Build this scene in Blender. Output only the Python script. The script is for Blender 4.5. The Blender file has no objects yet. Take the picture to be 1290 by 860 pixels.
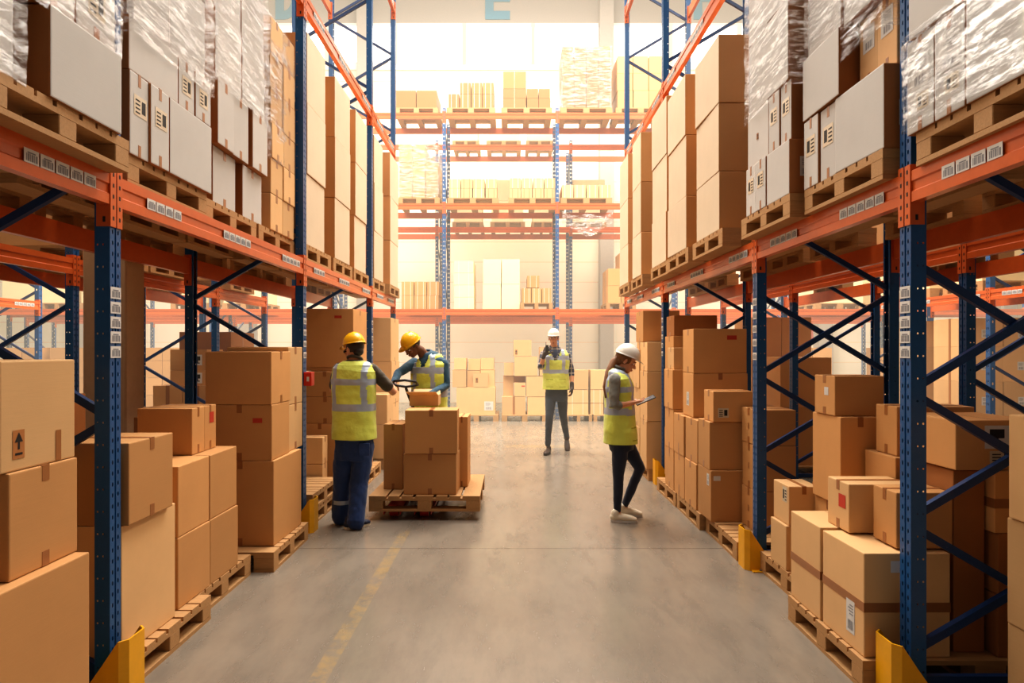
import bpy, bmesh, math, random
from mathutils import Vector, Matrix, noise
random.seed(7)
C = bpy.context.scene.collection
D = bpy.data
PI = math.pi
R = math.radians
Q = random.uniform

# ------------------------------------------------------------------ materials
def nmat(name):
    m = D.materials.new(name); m.use_nodes = True
    nt = m.node_tree; nt.nodes.clear()
    out = nt.nodes.new('ShaderNodeOutputMaterial')
    b = nt.nodes.new('ShaderNodeBsdfPrincipled')
    nt.links.new(b.outputs[0], out.inputs[0])
    return m, nt, b, out
def lin(c):
    return tuple(((v/255)/12.92 if v/255 <= .04045 else (((v/255)+.055)/1.055)**2.4) for v in c) + (1,)
def L(nt, a, b): nt.links.new(a, b)
def N(nt, t, **k):
    n = nt.nodes.new('ShaderNode'+t)
    for a, v in k.items(): setattr(n, a, v)
    return n
def math_n(nt, op, a, b=None):
    n = N(nt, 'Math', operation=op)
    for i, v in enumerate((a, b)):
        if v is None: continue
        if isinstance(v, (int, float)): n.inputs[i].default_value = v
        else: L(nt, v, n.inputs[i])
    return n.outputs[0]
def mixc(nt, fac, a, b, blend='MIX'):
    n = N(nt, 'Mix', data_type='RGBA', blend_type=blend)
    for s, v in ((n.inputs[0], fac), (n.inputs[6], a), (n.inputs[7], b)):
        if isinstance(v, (int, float, tuple)): s.default_value = v
        else: L(nt, v, s)
    return n.outputs[2]
def ntex(nt, scale, detail=3, vec=None, rough=.5, mapscale=None, coord='Object'):
    n = N(nt, 'TexNoise'); n.inputs['Scale'].default_value = scale
    n.inputs['Detail'].default_value = detail; n.inputs['Roughness'].default_value = rough
    tc = N(nt, 'TexCoord'); v = tc.outputs[coord]
    if mapscale:
        mp = N(nt, 'Mapping'); mp.inputs['Scale'].default_value = mapscale
        L(nt, v, mp.inputs[0]); v = mp.outputs[0]
    L(nt, v, n.inputs[0]); return n.outputs[0]
def ramp(nt, fac, p0, p1, c0=(0,0,0,1), c1=(1,1,1,1)):
    r = N(nt, 'ValToRGB'); e = r.color_ramp.elements
    e[0].position = p0; e[1].position = p1; e[0].color = c0; e[1].color = c1
    L(nt, fac, r.inputs[0]); return r.outputs[0]
def bump(nt, b, h, strength=.3, dist=.01):
    n = N(nt, 'Bump'); n.inputs['Strength'].default_value = strength; n.inputs['Distance'].default_value = dist
    L(nt, h, n.inputs['Height']); L(nt, n.outputs[0], b.inputs['Normal'])

def paint(name, rgb, rough=.4, metal=0.0, var=.12, scuff=.5):
    m, nt, b, o = nmat(name)
    n = ntex(nt, 14, 5, rough=.65)
    c = lin(rgb); dk = tuple(v*(1-var*2.2) for v in c[:3])+(1,)
    col = mixc(nt, n, dk, c)
    n2 = ntex(nt, 60, 4, rough=.7)
    sc = ramp(nt, n2, .66, .72)
    col = mixc(nt, math_n(nt, 'MULTIPLY', sc, scuff*.35), col, (.35,.34,.33,1))
    L(nt, col, b.inputs['Base Color']); b.inputs['Roughness'].default_value = rough
    b.inputs['Metallic'].default_value = metal
    return m
def flat(name, rgb, rough=.6, metal=0, emit=0):
    m, nt, b, o = nmat(name)
    n = ntex(nt, 25, 3); c = lin(rgb)
    col = mixc(nt, n, tuple(v*.86 for v in c[:3])+(1,), c)
    L(nt, col, b.inputs['Base Color'])
    b.inputs['Roughness'].default_value = rough; b.inputs['Metallic'].default_value = metal
    if emit:
        b.inputs['Emission Color'].default_value = c; b.inputs['Emission Strength'].default_value = emit
    return m
def cardboard(name, rgb, var=.16):
    m, nt, b, o = nmat(name)
    oi = N(nt, 'ObjectInfo')
    c = lin(rgb)
    n = ntex(nt, 3.0, 4, rough=.6); n2 = ntex(nt, 9, 3, mapscale=(1,1,26)); n3 = ntex(nt, 160, 2)
    base = mixc(nt, oi.outputs['Random'], tuple(v*(1-var) for v in c[:3])+(1,), tuple(min(1,v*(1+var)) for v in c[:3])+(1,))
    base = mixc(nt, math_n(nt,'MULTIPLY',ramp(nt, n, .35, .75), .22), base, tuple(v*.62 for v in c[:3])+(1,))
    base = mixc(nt, math_n(nt,'MULTIPLY', n2, .16), base, (c[0]*1.25, c[1]*1.2, c[2]*1.15, 1))
    L(nt, base, b.inputs['Base Color']); b.inputs['Roughness'].default_value = .62
    b.inputs['Specular IOR Level'].default_value = .35
    h = math_n(nt, 'ADD', math_n(nt,'MULTIPLY', n2, .5), math_n(nt, 'MULTIPLY', n3, .3))
    bump(nt, b, h, .12, .004)
    return m
def wood(name, rgb):
    m, nt, b, o = nmat(name)
    oi = N(nt, 'ObjectInfo'); c = lin(rgb)
    g = ntex(nt, 6, 5, mapscale=(2, 14, 14), rough=.65); g2 = ntex(nt, 5, 3)
    base = mixc(nt, g, tuple(v*.45 for v in c[:3])+(1,), c)
    base = mixc(nt, math_n(nt,'MULTIPLY', g2, .5), base, (c[0]*.75, c[1]*.72, c[2]*.7, 1))
    base = mixc(nt, math_n(nt,'MULTIPLY', oi.outputs['Random'], .35), base, (c[0]*.6, c[1]*.58, c[2]*.55, 1))
    L(nt, base, b.inputs['Base Color']); b.inputs['Roughness'].default_value = .75
    bump(nt, b, g, .3, .004); return m
M = {}
M['card'] = cardboard('cardboard', (202, 150, 96))
M['card_light'] = cardboard('cardboard_light', (216, 174, 124))
M['card_pale'] = cardboard('cardboard_aisle_lit', (198, 194, 188), .06)  # brown upper shelf boxes, aisle brightness painted into the colour
M['card_two'] = cardboard('cardboard_tower_lit', (222, 202, 174), .05)  # tower boxes: light on their aisle faces painted in as a paler tone
M['card_cream'] = cardboard('cardboard_cream', (246, 226, 178), .05)
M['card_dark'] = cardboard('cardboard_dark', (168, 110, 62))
M['tape'] = flat('brown_tape', (162, 106, 62), .3)
M['tape_clear'] = flat('pale_tape', (214, 196, 168), .25)
M['strap'] = flat('white_strap', (238, 228, 214), .45)
M['wood'] = wood('pallet_wood', (206, 158, 104))
M['wood_dark'] = wood('pallet_wood_grey', (156, 116, 80))
M['blue'] = paint('blue_rack_paint', (28, 88, 142), .32)
M['blue_dark'] = paint('blue_brace_paint', (22, 60, 110), .35)
M['orange'] = paint('orange_beam_paint', (216, 102, 46), .3)
M['yellow'] = paint('yellow_guard_paint', (244, 176, 10), .42)
M['label'] = flat('white_label', (218, 214, 208), .5)
M['ink'] = flat('label_ink', (128, 128, 134), .6)
M['black'] = flat('black_ink', (28, 24, 22), .6)
M['redink'] = flat('red_ink', (196, 62, 40), .6)
M['steel'] = flat('galvanised_steel', (150, 150, 150), .35, .8)
M['redmetal'] = paint('red_paint', (206, 44, 26), .35)
M['rubber'] = flat('black_rubber', (26, 26, 28), .55)

def film_mat():
    m, nt, b, o = nmat('stretch_film')
    nt.nodes.remove(b)
    tr = N(nt, 'BsdfTransparent'); gl = N(nt, 'BsdfGlossy'); df = N(nt, 'BsdfDiffuse')
    gl.inputs['Roughness'].default_value = .16; gl.inputs['Color'].default_value = (1, .98, .95, 1)
    df.inputs['Color'].default_value = (.7, .7, .7, 1)
    a = ntex(nt, 4, 8, mapscale=(1.3, 1.3, 8), rough=.78); a2 = ntex(nt, 22, 5, mapscale=(1, 1, 3), rough=.7)
    h = math_n(nt, 'ADD', a, math_n(nt, 'MULTIPLY', a2, .4))
    bp = N(nt, 'Bump'); bp.inputs['Strength'].default_value = 1; bp.inputs['Distance'].default_value = .05
    L(nt, h, bp.inputs['Height']); L(nt, bp.outputs[0], gl.inputs['Normal'])
    m1 = N(nt, 'MixShader'); m1.inputs[0].default_value = .3; L(nt, gl.outputs[0], m1.inputs[1]); L(nt, df.outputs[0], m1.inputs[2])
    f = ramp(nt, a, .47, .60, (.05,.05,.05,1), (.72,.72,.72,1))
    m2 = N(nt, 'MixShader'); L(nt, f, m2.inputs[0]); L(nt, tr.outputs[0], m2.inputs[1]); L(nt, m1.outputs[0], m2.inputs[2])
    L(nt, m2.outputs[0], o.inputs[0]); return m
M['film'] = film_mat()

def floor_mat():
    m, nt, b, o = nmat('polished_concrete')
    n = ntex(nt, .55, 7, rough=.62); n2 = ntex(nt, 3.2, 6, rough=.7, mapscale=(1.5,.45,1)); n3 = ntex(nt, 40, 3)
    col = mixc(nt, n, lin((104, 94, 83)), lin((158, 147, 132)))
    col = mixc(nt, math_n(nt,'MULTIPLY', ramp(nt, n2, .42, .66), .38), col, lin((90, 82, 74)))
    tc = N(nt, 'TexCoord'); sp = N(nt, 'SeparateXYZ'); L(nt, tc.outputs['Object'], sp.inputs[0])
    X, Y = sp.outputs[0], sp.outputs[1]
    def band(v, c, w):
        return math_n(nt, 'LESS_THAN', math_n(nt, 'ABSOLUTE', math_n(nt, 'SUBTRACT', v, c)), w)
    # cut joint every 6 m across the aisle
    j = math_n(nt, 'LESS_THAN', math_n(nt, 'ABSOLUTE', math_n(nt, 'SUBTRACT', math_n(nt, 'FLOORED_MODULO', math_n(nt,'ADD',Y,.9), 6.0), 0.0)), .012)
    col = mixc(nt, math_n(nt,'MULTIPLY', j, .7), col, lin((60, 54, 48)))
    wear = ramp(nt, ntex(nt, 9, 5, rough=.75), .40, .60)
    ln = math_n(nt, 'MULTIPLY', band(X, -.94, .045), math_n(nt, 'LESS_THAN', Y, 5.6))
    cr = math_n(nt, 'MULTIPLY', band(Y, 10.5, .16), math_n(nt, 'LESS_THAN', math_n(nt,'FLOORED_MODULO', math_n(nt,'ADD',X,.1), 2.1), 1.1))
    f = math_n(nt, 'MULTIPLY', math_n(nt, 'MAXIMUM', ln, math_n(nt,'MULTIPLY',cr,.8)), math_n(nt,'MULTIPLY', wear, .22))
    col = mixc(nt, f, col, lin((214, 170, 70)))
    L(nt, col, b.inputs['Base Color'])
    rr = ramp(nt, n2, .3, .8, (.17,.17,.17,1), (.36,.36,.36,1)); L(nt, rr, b.inputs['Roughness'])
    bump(nt, b, n3, .015, .001); return m
M['floor'] = floor_mat()

def wall_mat():
    m, nt, b, o = nmat('cream_wall_panels')
    tc = N(nt, 'TexCoord'); sp = N(nt, 'SeparateXYZ'); L(nt, tc.outputs['Object'], sp.inputs[0])
    z = math_n(nt, 'LESS_THAN', math_n(nt, 'FLOORED_MODULO', sp.outputs[2], .6), .025)
    n = ntex(nt, .8, 4)
    col = mixc(nt, n, lin((242, 228, 202)), lin((250, 240, 220)))
    col = mixc(nt, math_n(nt,'MULTIPLY', z, .4), col, lin((180, 160, 130)))
    L(nt, col, b.inputs['Base Color']); b.inputs['Roughness'].default_value = .6
    return m
M['wall'] = wall_mat()
M['wallgrey'] = flat('grey_wall_panel', (176, 168, 158), .6)
M['frame'] = flat('window_frame_glow', (232, 222, 208), .5, 0, .35)  # slight emission added so the backlit frames look pale
M['teal'] = flat('teal_letter_paint', (44, 138, 168), .5)
M['pillar'] = flat('concrete_pillar', (206, 176, 142), .8)
def pane_mat():
    m, nt, b, o = nmat('bright_frosted_glazing'); nt.nodes.remove(b)
    e = N(nt, 'Emission'); e.inputs[0].default_value = (1, .93, .82, 1); e.inputs[1].default_value = 5.0
    n = ntex(nt, .5, 2); L(nt, math_n(nt,'ADD', math_n(nt,'MULTIPLY', n, 1.0), 3.2), e.inputs[1])
    L(nt, e.outputs[0], o.inputs[0]); return m
M['pane'] = pane_mat()
def fabric(name, rgb, rough=.85, check=None, vs=40):
    m, nt, b, o = nmat(name); c = lin(rgb)
    n = ntex(nt, 6, 4); n2 = ntex(nt, vs, 4)
    col = mixc(nt, n, tuple(v*.78 for v in c[:3])+(1,), tuple(min(1,v*1.1) for v in c[:3])+(1,))
    if check:
        tc = N(nt, 'TexCoord'); sp = N(nt, 'SeparateXYZ'); L(nt, tc.outputs['Object'], sp.inputs[0])
        for k, ax in enumerate((0, 2)):
            s = math_n(nt, 'LESS_THAN', math_n(nt, 'FLOORED_MODULO', math_n(nt,'ADD',sp.outputs[ax],20.0), .075), .018)
            col = mixc(nt, math_n(nt,'MULTIPLY', s, .65), col, lin(check))
    L(nt, col, b.inputs['Base Color']); b.inputs['Roughness'].default_value = rough
    b.inputs['Sheen Weight'].default_value = .2
    bump(nt, b, math_n(nt,'ADD',math_n(nt,'MULTIPLY',n,3.0),math_n(nt,'MULTIPLY',n2,.3)), .5, .012); return m
M['hivis'] = fabric('hi_vis_yellow', (224, 234, 104), .6)
M['silver'] = flat('reflective_tape', (178, 190, 206), .35, .1)
M['navy'] = fabric('navy_trousers', (36, 62, 112))
M['jeans'] = fabric('dark_jeans', (36, 44, 66))
M['jeans_grey'] = fabric('slate_jeans', (58, 66, 78))
M['grey_shirt'] = fabric('grey_shirt', (128, 126, 116))
M['olive_shirt'] = fabric('dark_grey_tshirt', (82, 72, 58))
M['teal_shirt'] = fabric('dark_teal_shirt', (44, 82, 104))
M['plaid'] = fabric('navy_checked_shirt', (40, 50, 80), check=(190, 176, 160))
M['navy_tee'] = fabric('navy_tee', (46, 60, 88))
M['glove'] = fabric('dark_glove', (64, 50, 44))
M['shoe_dark'] = flat('dark_leather', (62, 44, 36), .45)
M['shoe_cream'] = flat('cream_canvas', (232, 220, 196), .7)
M['shoe_navy'] = flat('navy_boot', (40, 48, 70), .6)
M['helmet_y'] = flat('yellow_hard_hat_plastic', (250, 184, 28), .25)
M['helmet_w'] = flat('white_hard_hat_plastic', (242, 234, 220), .25)
def skin(name, rgb):
    m, nt, b, o = nmat(name); n = ntex(nt, 12, 4); c = lin(rgb)
    col = mixc(nt, n, (c[0]*.85, c[1]*.8, c[2]*.78, 1), c)
    L(nt, col, b.inputs['Base Color']); b.inputs['Roughness'].default_value = .5
    b.inputs['Subsurface Weight'].default_value = .08; b.inputs['Subsurface Radius'].default_value = (.01,.004,.002)
    return m
M['skin'] = skin('light_skin', (226, 164, 126)); M['skin_dark'] = skin('dark_skin', (120, 76, 50))
M['hair_brown'] = fabric('brown_hair', (132, 84, 44), .5, vs=120); M['hair_dark'] = fabric('dark_hair', (44, 32, 26), .5, vs=120)
M['eye'] = flat('eye_white', (236, 230, 224), .2); M['lip'] = flat('lip', (184, 100, 84), .5)

# ------------------------------------------------------------------ mesh helpers
def bx(bm, x0, x1, y0, y1, z0, z1, mi=0, mtx=None):
    vs = [bm.verts.new((x, y, z)) for x in (x0, x1) for y in (y0, y1) for z in (z0, z1)]
    if mtx:
        for v in vs: v.co = mtx @ v.co
    fs = []
    for i in ((0,1,3,2), (4,6,7,5), (0,4,5,1), (2,3,7,6), (0,2,6,4), (1,5,7,3)):
        f = bm.faces.new([vs[k] for k in i]); f.material_index = mi; fs.append(f)
    return vs, fs
def quad(bm, pts, mi=0):
    f = bm.faces.new([bm.verts.new(p) for p in pts]); f.material_index = mi; return f
def link(name, me, parent=None, loc=(0,0,0), rotz=0):
    o = D.objects.new(name, me); C.objects.link(o)
    if parent: o.parent = parent
    o.location = loc; o.rotation_euler = (0, 0, rotz); return o
def mesh(name, bm, mats, bev=0, smooth=False, fix=True):
    if fix: bmesh.ops.recalc_face_normals(bm, faces=bm.faces)
    if bev: bmesh.ops.bevel(bm, geom=list(bm.edges), offset=bev, segments=1, affect='EDGES', profile=.5)
    me = D.meshes.new(name); bm.to_mesh(me); bm.free()
    for m in (mats if isinstance(mats, (list, tuple)) else [mats]): me.materials.append(m)
    if smooth: me.polygons.foreach_set('use_smooth', [True]*len(me.polygons))
    return me
def obj(name, bm, mats, parent=None, loc=(0,0,0), rotz=0, **k):
    return link(name, mesh(name, bm, mats, **k), parent, loc, rotz)
def short(s):
    for w in (' cardboard', ' plain', ' wooden', ' steel', ' tier', ' the', ' on the', ' a', ' directly', ' right', ' of', ' brown'):
        while len(s.split()) > 16 and (w+' ') in s[3:]:
            i = s.rfind(w+' '); s = s[:i]+s[i+len(w):]
        if len(s.split()) <= 16: break
    return s
def tag(o, label, cat, group=None):
    label = short(label)
    o['label'] = label; o['category'] = cat
    if group: o['group'] = group
    return o
def struct(o): o['kind'] = 'structure'; return o
def thing(name, label, cat, loc=(0,0,0), rotz=0, group=None):
    o = D.objects.new(name, None); C.objects.link(o); o.location = loc; o.rotation_euler = (0,0,rotz)
    o.empty_display_size = .1
    return tag(o, label, cat, group)
def bar(bm, p, q, w, h, mi=0, up=Vector((0,0,1))):
    p, q = Vector(p), Vector(q); t = (q-p).normalized()
    if abs(t.dot(up)) > .98: up = Vector((1,0,0))
    s = t.cross(up).normalized(); u = s.cross(t)
    vs = [bm.verts.new(c + s*a*w/2 + u*b*h/2) for c in (p, q) for a, b in ((-1,-1),(1,-1),(1,1),(-1,1))]
    for i in ((0,1,2,3),(7,6,5,4),(0,4,5,1),(1,5,6,2),(2,6,7,3),(3,7,4,0)):
        bm.faces.new([vs[k] for k in i]).material_index = mi
def tube(bm, pts, rad, n=16, side=None, mi=0, caps=True):
    """closed tapered tube through pts; rad = radius or (r_side, r_other) per point; rounded ends"""
    P = [Vector(p) for p in pts]
    Rr = [(r, r) if not isinstance(r, (tuple, list)) else r for r in rad]
    if caps:
        t0 = (P[0]-P[1]).normalized(); t1 = (P[-1]-P[-2]).normalized()
        a, b = Rr[0], Rr[-1]; ma, mb = min(a), min(b)
        pre = [(P[0]+t0*ma*s, (a[0]*c, a[1]*c)) for s, c in ((.97,.25),(.8,.6),(.45,.88))]
        post = [(P[-1]+t1*mb*s, (b[0]*c, b[1]*c)) for s, c in ((.45,.88),(.8,.6),(.97,.25))]
        P = [x for x, _ in pre]+P+[x for x, _ in post]; Rr = [y for _, y in pre]+Rr+[y for _, y in post]
    rings = []; s_prev = Vector(side) if side is not None else None
    for i, p in enumerate(P):
        t = (P[min(i+1, len(P)-1)]-P[max(i-1, 0)])
        t = t.normalized() if t.length > 1e-9 else Vector((0,0,1))
        s = s_prev if s_prev is not None else (Vector((1,0,0)) if abs(t.x) < .9 else Vector((0,1,0)))
        s = (s - t*s.dot(t)); s = s.normalized() if s.length > 1e-6 else t.orthogonal().normalized()
        if side is None: s_prev = s
        u = t.cross(s)
        rings.append([bm.verts.new(p + s*math.cos(2*PI*k/n)*Rr[i][0] + u*math.sin(2*PI*k/n)*Rr[i][1]) for k in range(n)])
    for a, b in zip(rings, rings[1:]):
        for k in range(n):
            bm.faces.new((a[k], a[(k+1)%n], b[(k+1)%n], b[k])).material_index = mi
    bm.faces.new(rings[0][::-1]).material_index = mi; bm.faces.new(rings[-1]).material_index = mi
def ell(bm, c, r, mtx=None, n=16, m=10, mi=0):
    c = Vector(c); rings = []
    def T(v): return (mtx @ (c+v)) if mtx else c+v
    top = bm.verts.new(T(Vector((0,0,r[2])))); bot = bm.verts.new(T(Vector((0,0,-r[2]))))
    for j in range(1, m):
        a = PI*j/m
        rings.append([bm.verts.new(T(Vector((r[0]*math.sin(a)*math.cos(2*PI*k/n), r[1]*math.sin(a)*math.sin(2*PI*k/n), r[2]*math.cos(a))))) for k in range(n)])
    for k in range(n):
        bm.faces.new((top, rings[0][k], rings[0][(k+1)%n])).material_index = mi
        bm.faces.new((bot, rings[-1][(k+1)%n], rings[-1][k])).material_index = mi
    for a, b in zip(rings, rings[1:]):
        for k in range(n): bm.faces.new((a[k], b[k], b[(k+1)%n], a[(k+1)%n])).material_index = mi

# ------------------------------------------------------------------ setting
bm = bmesh.new(); bx(bm, -24, 24, -4, 19.6, -.2, 0); struct(obj('floor', bm, M['floor']))
WY = 19.0
bm = bmesh.new(); bx(bm, -24, 24, WY, WY+.3, 0, 10.1); struct(obj('wall_back', bm, M['wall']))
bm = bmesh.new(); bx(bm, -24, 24, WY, WY+.3, 11.35, 14.5); struct(obj('wall_back_upper', bm, M['wallgrey'])).name = 'wall_upper'
bm = bmesh.new(); bx(bm, -24.3, -24, -4, WY, 0, 12); struct(obj('wall_left', bm, M['wall']))
bm = bmesh.new(); bx(bm, 24, 24.3, -4, WY, 0, 12); struct(obj('wall_right', bm, M['wall']))
k = 0
for i in range(-9, 9):
    x0 = -1.43 + i*2.06
    k += 1
    bm = bmesh.new()
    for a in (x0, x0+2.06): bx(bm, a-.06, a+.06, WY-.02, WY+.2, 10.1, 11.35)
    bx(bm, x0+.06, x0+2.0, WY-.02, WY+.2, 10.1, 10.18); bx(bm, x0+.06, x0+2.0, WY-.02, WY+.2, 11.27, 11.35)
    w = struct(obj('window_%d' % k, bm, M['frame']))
    bm = bmesh.new(); bx(bm, x0+.06, x0+2.0, WY+.08, WY+.1, 10.18, 11.27); obj('pane', bm, M['pane'], w)
for i, x in enumerate((-12.6, -7.8, -4.35, 2.78, 9.2, 14.6)):
    bm = bmesh.new(); w = .2
    bx(bm, x-w, x+w, WY-.42, WY-.38, 0, 14); bx(bm, x-w, x+w, WY-.06, WY-.02, 0, 14); bx(bm, x-.02, x+.02, WY-.38, WY-.06, 0, 14)
    struct(obj('trim_%d' % (i+1), bm, M['wallgrey']))
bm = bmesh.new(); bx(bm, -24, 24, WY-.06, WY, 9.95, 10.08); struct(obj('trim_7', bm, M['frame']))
# concrete pillar in the gap behind the left rack
bm = bmesh.new(); bx(bm, -3.45, -3.1, 5.1, 5.36, 0, 9); struct(obj('pillar', bm, M['pillar'], bev=.01))
def letter(ch, x):
    bm = bmesh.new(); z0, w, h, s, y0, y1 = 11.46, .74, 1.3, .25, WY-.03, WY-.002
    if ch == 'E':
        bx(bm, x-w/2, x-w/2+s, y0, y1, z0, z0+h)
        for z in (z0, z0+h/2-s/2, z0+h-s): bx(bm, x-w/2+s, x+w/2, y0, y1, z, z+s)
    if ch == 'F':
        bx(bm, x-w/2, x-w/2+s, y0, y1, z0, z0+h)
        for z in (z0+h/2-s/2, z0+h-s): bx(bm, x-w/2+s, x+w/2, y0, y1, z, z+s)
    if ch == 'D':
        bx(bm, x-w/2, x-w/2+s, y0, y1, z0, z0+h)
        pts = []
        for k in range(13):
            a = -PI/2+PI*k/12; pts.append((math.cos(a), math.sin(a)))
        for a, b in zip(pts, pts[1:]):
            o = [(x-w/2+s+(w-s)*p[0], z0+h/2+h/2*p[1]) for p in (a, b)]
            n = [(x-w/2+s+(w-2*s)*p[0], z0+h/2+(h/2-s)*p[1]) for p in (a, b)]
            q = [o[0], o[1], n[1], n[0]]
            f = [bm.verts.new((u, y0, v)) for u, v in q]; g = [bm.verts.new((u, y1, v)) for u, v in q]
            bm.faces.new(f); bm.faces.new(g[::-1])
            for i in range(4): bm.faces.new((f[i], g[i], g[(i+1)%4], f[(i+1)%4]))
    tag(obj('wall_letter_sign', bm, M['teal']), 'teal capital letter %s painted high on the wall above the windows' % ch, 'sign')
letter('D', -6.7); letter('E', -.43); letter('F', 5.8)
# fire extinguisher sign
fs = obj('fire_sign', (lambda b: (bx(b, 8.72, 9.02, WY-.03, WY-.005, 1.78, 2.34), b)[1])(bmesh.new()), M['redmetal'])
tag(fs, 'small red fire extinguisher sign on the back wall seen through the right racks', 'sign')
bm = bmesh.new()
bx(bm, 8.84, 8.92, WY-.035, WY-.03, 1.88, 2.12); bx(bm, 8.86, 8.90, WY-.035, WY-.03, 2.12, 2.2); bx(bm, 8.80, 8.86, WY-.035, WY-.03, 2.16, 2.2)
obj('extinguisher_symbol', bm, M['label'], fs)
# ------------------------------------------------------------------ people
V = Vector
def remesh(o, vox, smooth=5, fac=.5):
    m = o.modifiers.new('r', 'REMESH'); m.mode = 'VOXEL'; m.voxel_size = vox; m.use_smooth_shade = True
    s = o.modifiers.new('s', 'SMOOTH'); s.factor = fac; s.iterations = smooth
    bpy.context.view_layer.update()
    dg = bpy.context.evaluated_depsgraph_get()
    me = D.meshes.new_from_object(o.evaluated_get(dg)); me.name = o.name
    o.modifiers.clear(); old = o.data; o.data = me; D.meshes.remove(old)
    me.polygons.foreach_set('use_smooth', [True]*len(me.polygons)); return o
def wrinkle(o, amp, sc=14):
    nn = [v.normal.copy() for v in o.data.vertices]
    for v, nr in zip(o.data.vertices, nn):
        n = noise.noise(V((v.co.x*sc, v.co.y*sc, v.co.z*sc*.45)))+.5*noise.noise(v.co*sc*2.2)
        v.co += nr*n*amp
def interp(rings, n):
    """rings: (center, a, b) list -> n interpolated (smooth)"""
    out = []
    m = len(rings)-1
    for i in range(n+1):
        t = i/n*m; k = min(int(t), m-1); u = t-k; u = u*u*(3-2*u)*.35+u*.65
        c0, a0, b0 = rings[k]; c1, a1, b1 = rings[k+1]
        out.append((V(c0).lerp(V(c1), u), a0+(a1-a0)*u, b0+(b1-b0)*u))
    return out
def loft(bm, rings, f, infl=0, n=36, p=2.4, cap=True):
    f = V(f).normalized(); rs = []
    for i, (c, a, b) in enumerate(rings):
        c0 = rings[max(i-1, 0)][0]; c1 = rings[min(i+1, len(rings)-1)][0]
        t = (V(c1)-V(c0)).normalized(); ff = (f-t*f.dot(t)).normalized(); r = t.cross(ff)
        ring = []
        for k in range(n):
            th = 2*PI*k/n; cx, sy = math.sin(th), math.cos(th)
            x = math.copysign(abs(cx)**(2/p), cx)*(a+infl); y = math.copysign(abs(sy)**(2/p), sy)*(b+infl)
            ring.append(bm.verts.new(V(c)+r*x+ff*y))
        rs.append(ring)
    for A, B in zip(rs, rs[1:]):
        for k in range(n): bm.faces.new((A[k], A[(k+1)%n], B[(k+1)%n], B[k]))
    if cap: bm.faces.new(rs[0][::-1]); bm.faces.new(rs[-1])
    return rs
def hand(bm, w, d, nrm, side, curl=.5, sc=1.0, thumb=.6, fat=1.0):
    """w wrist, d pointing along the hand, nrm the way the palm faces, side: direction of the thumb"""
    w, d, nrm = V(w), V(d).normalized(), V(nrm); nrm = (nrm-d*nrm.dot(d)).normalized()
    s = d.cross(nrm).normalized()
    if s.dot(V(side)) < 0: s = -s
    L = lambda a, b, c: w+d*a*sc+s*b*sc+nrm*c*sc
    for k in range(4):
        o = (.033-.022*k)
        tube(bm, [L(-.02, o*.5, 0), L(.03, o*.85, 0), L(.085, o, .002)], [.015*sc*fat, .014*sc*fat, .0115*sc*fat], 8)
    tube(bm, [L(.0, .0, 0), L(.05, .0, 0), L(.075, 0, 0)], [(.026*sc, .014*sc), (.036*sc, .013*sc), (.034*sc, .011*sc)], 12, side=s)
    for k, ln in enumerate((.068, .078, .072, .056)):
        o = (.033-.022*k); p = L(.085, o, .002); a = curl*.5; pts = [p]; sp = (.10-.07*k)*.6
        for j, f in enumerate((.45, .32, .23)):
            dirv = (d*math.cos(a)+nrm*math.sin(a)+s*sp*math.cos(a)).normalized()
            p = p+dirv*ln*f*sc; pts.append(p); a += curl*(.9 if j == 0 else .7)
        tube(bm, pts, [.0098*sc*fat, .0092*sc*fat, .0084*sc*fat, .0074*sc*fat], 8)
    b = L(.012, .026, .004); a = thumb
    pts = [b]; p = b
    for j, f in enumerate((.042, .034, .026)):
        dv = (d*math.cos(.9-a*.35*j)+s*math.sin(.9-a*.45*j)+nrm*(.25+.3*curl*j)).normalized(); p = p+dv*f*sc; pts.append(p)
    tube(bm, pts, [.0145*sc*fat, .0125*sc*fat, .0105*sc*fat, .0088*sc*fat], 8)
def head_frame(c, f, roll=0):
    f = V(f).normalized(); up = V((0,0,1)); r = f.cross(up).normalized(); u = r.cross(f)   # r = figure's right... (f x up)
    m = Matrix((( -r.x, -f.x, u.x, c[0]), (-r.y, -f.y, u.y, c[1]), (-r.z, -f.z, u.z, c[2]), (0,0,0,1)))
    return m @ Matrix.Rotation(roll, 4, 'Y')
# local head frame: face looks along -y, +x = figure's left, z up
def head(bm, m, female=False):
    ell(bm, (0, .012, .028), (.073, .092, .088), m, 20, 14)
    ell(bm, (0, -.022, -.035), (.056 if not female else .052, .062, .078), m, 18, 12)
    ell(bm, (0, -.048, -.092), (.026, .026, .022), m, 12, 8)
    ell(bm, (0, -.035, -.075), (.046, .042, .032), m, 14, 8)
    ell(bm, (0, -.073, .012), (.05, .018, .012), m, 12, 8)
    # nose
    tube(bm, [m @ V((0,-.074,.008)), m @ V((0,-.093,-.018)), m @ V((0,-.100,-.034))], [.008, .011, .0125], 10)
    for s in (-1, 1):
        ell(bm, (s*.011, -.088, -.036), (.008, .010, .007), m, 8, 6)
        ell(bm, (s*.038, -.068, -.022), (.02, .014, .016), m, 10, 8)
        ell(bm, (s*.074, .012, -.008), (.009, .020, .031), m, 10, 8)
    ell(bm, (0, -.080, -.060), (.022, .011, .007), m, 12, 6); ell(bm, (0, -.077, -.071), (.019, .011, .007), m, 12, 6)
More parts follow.
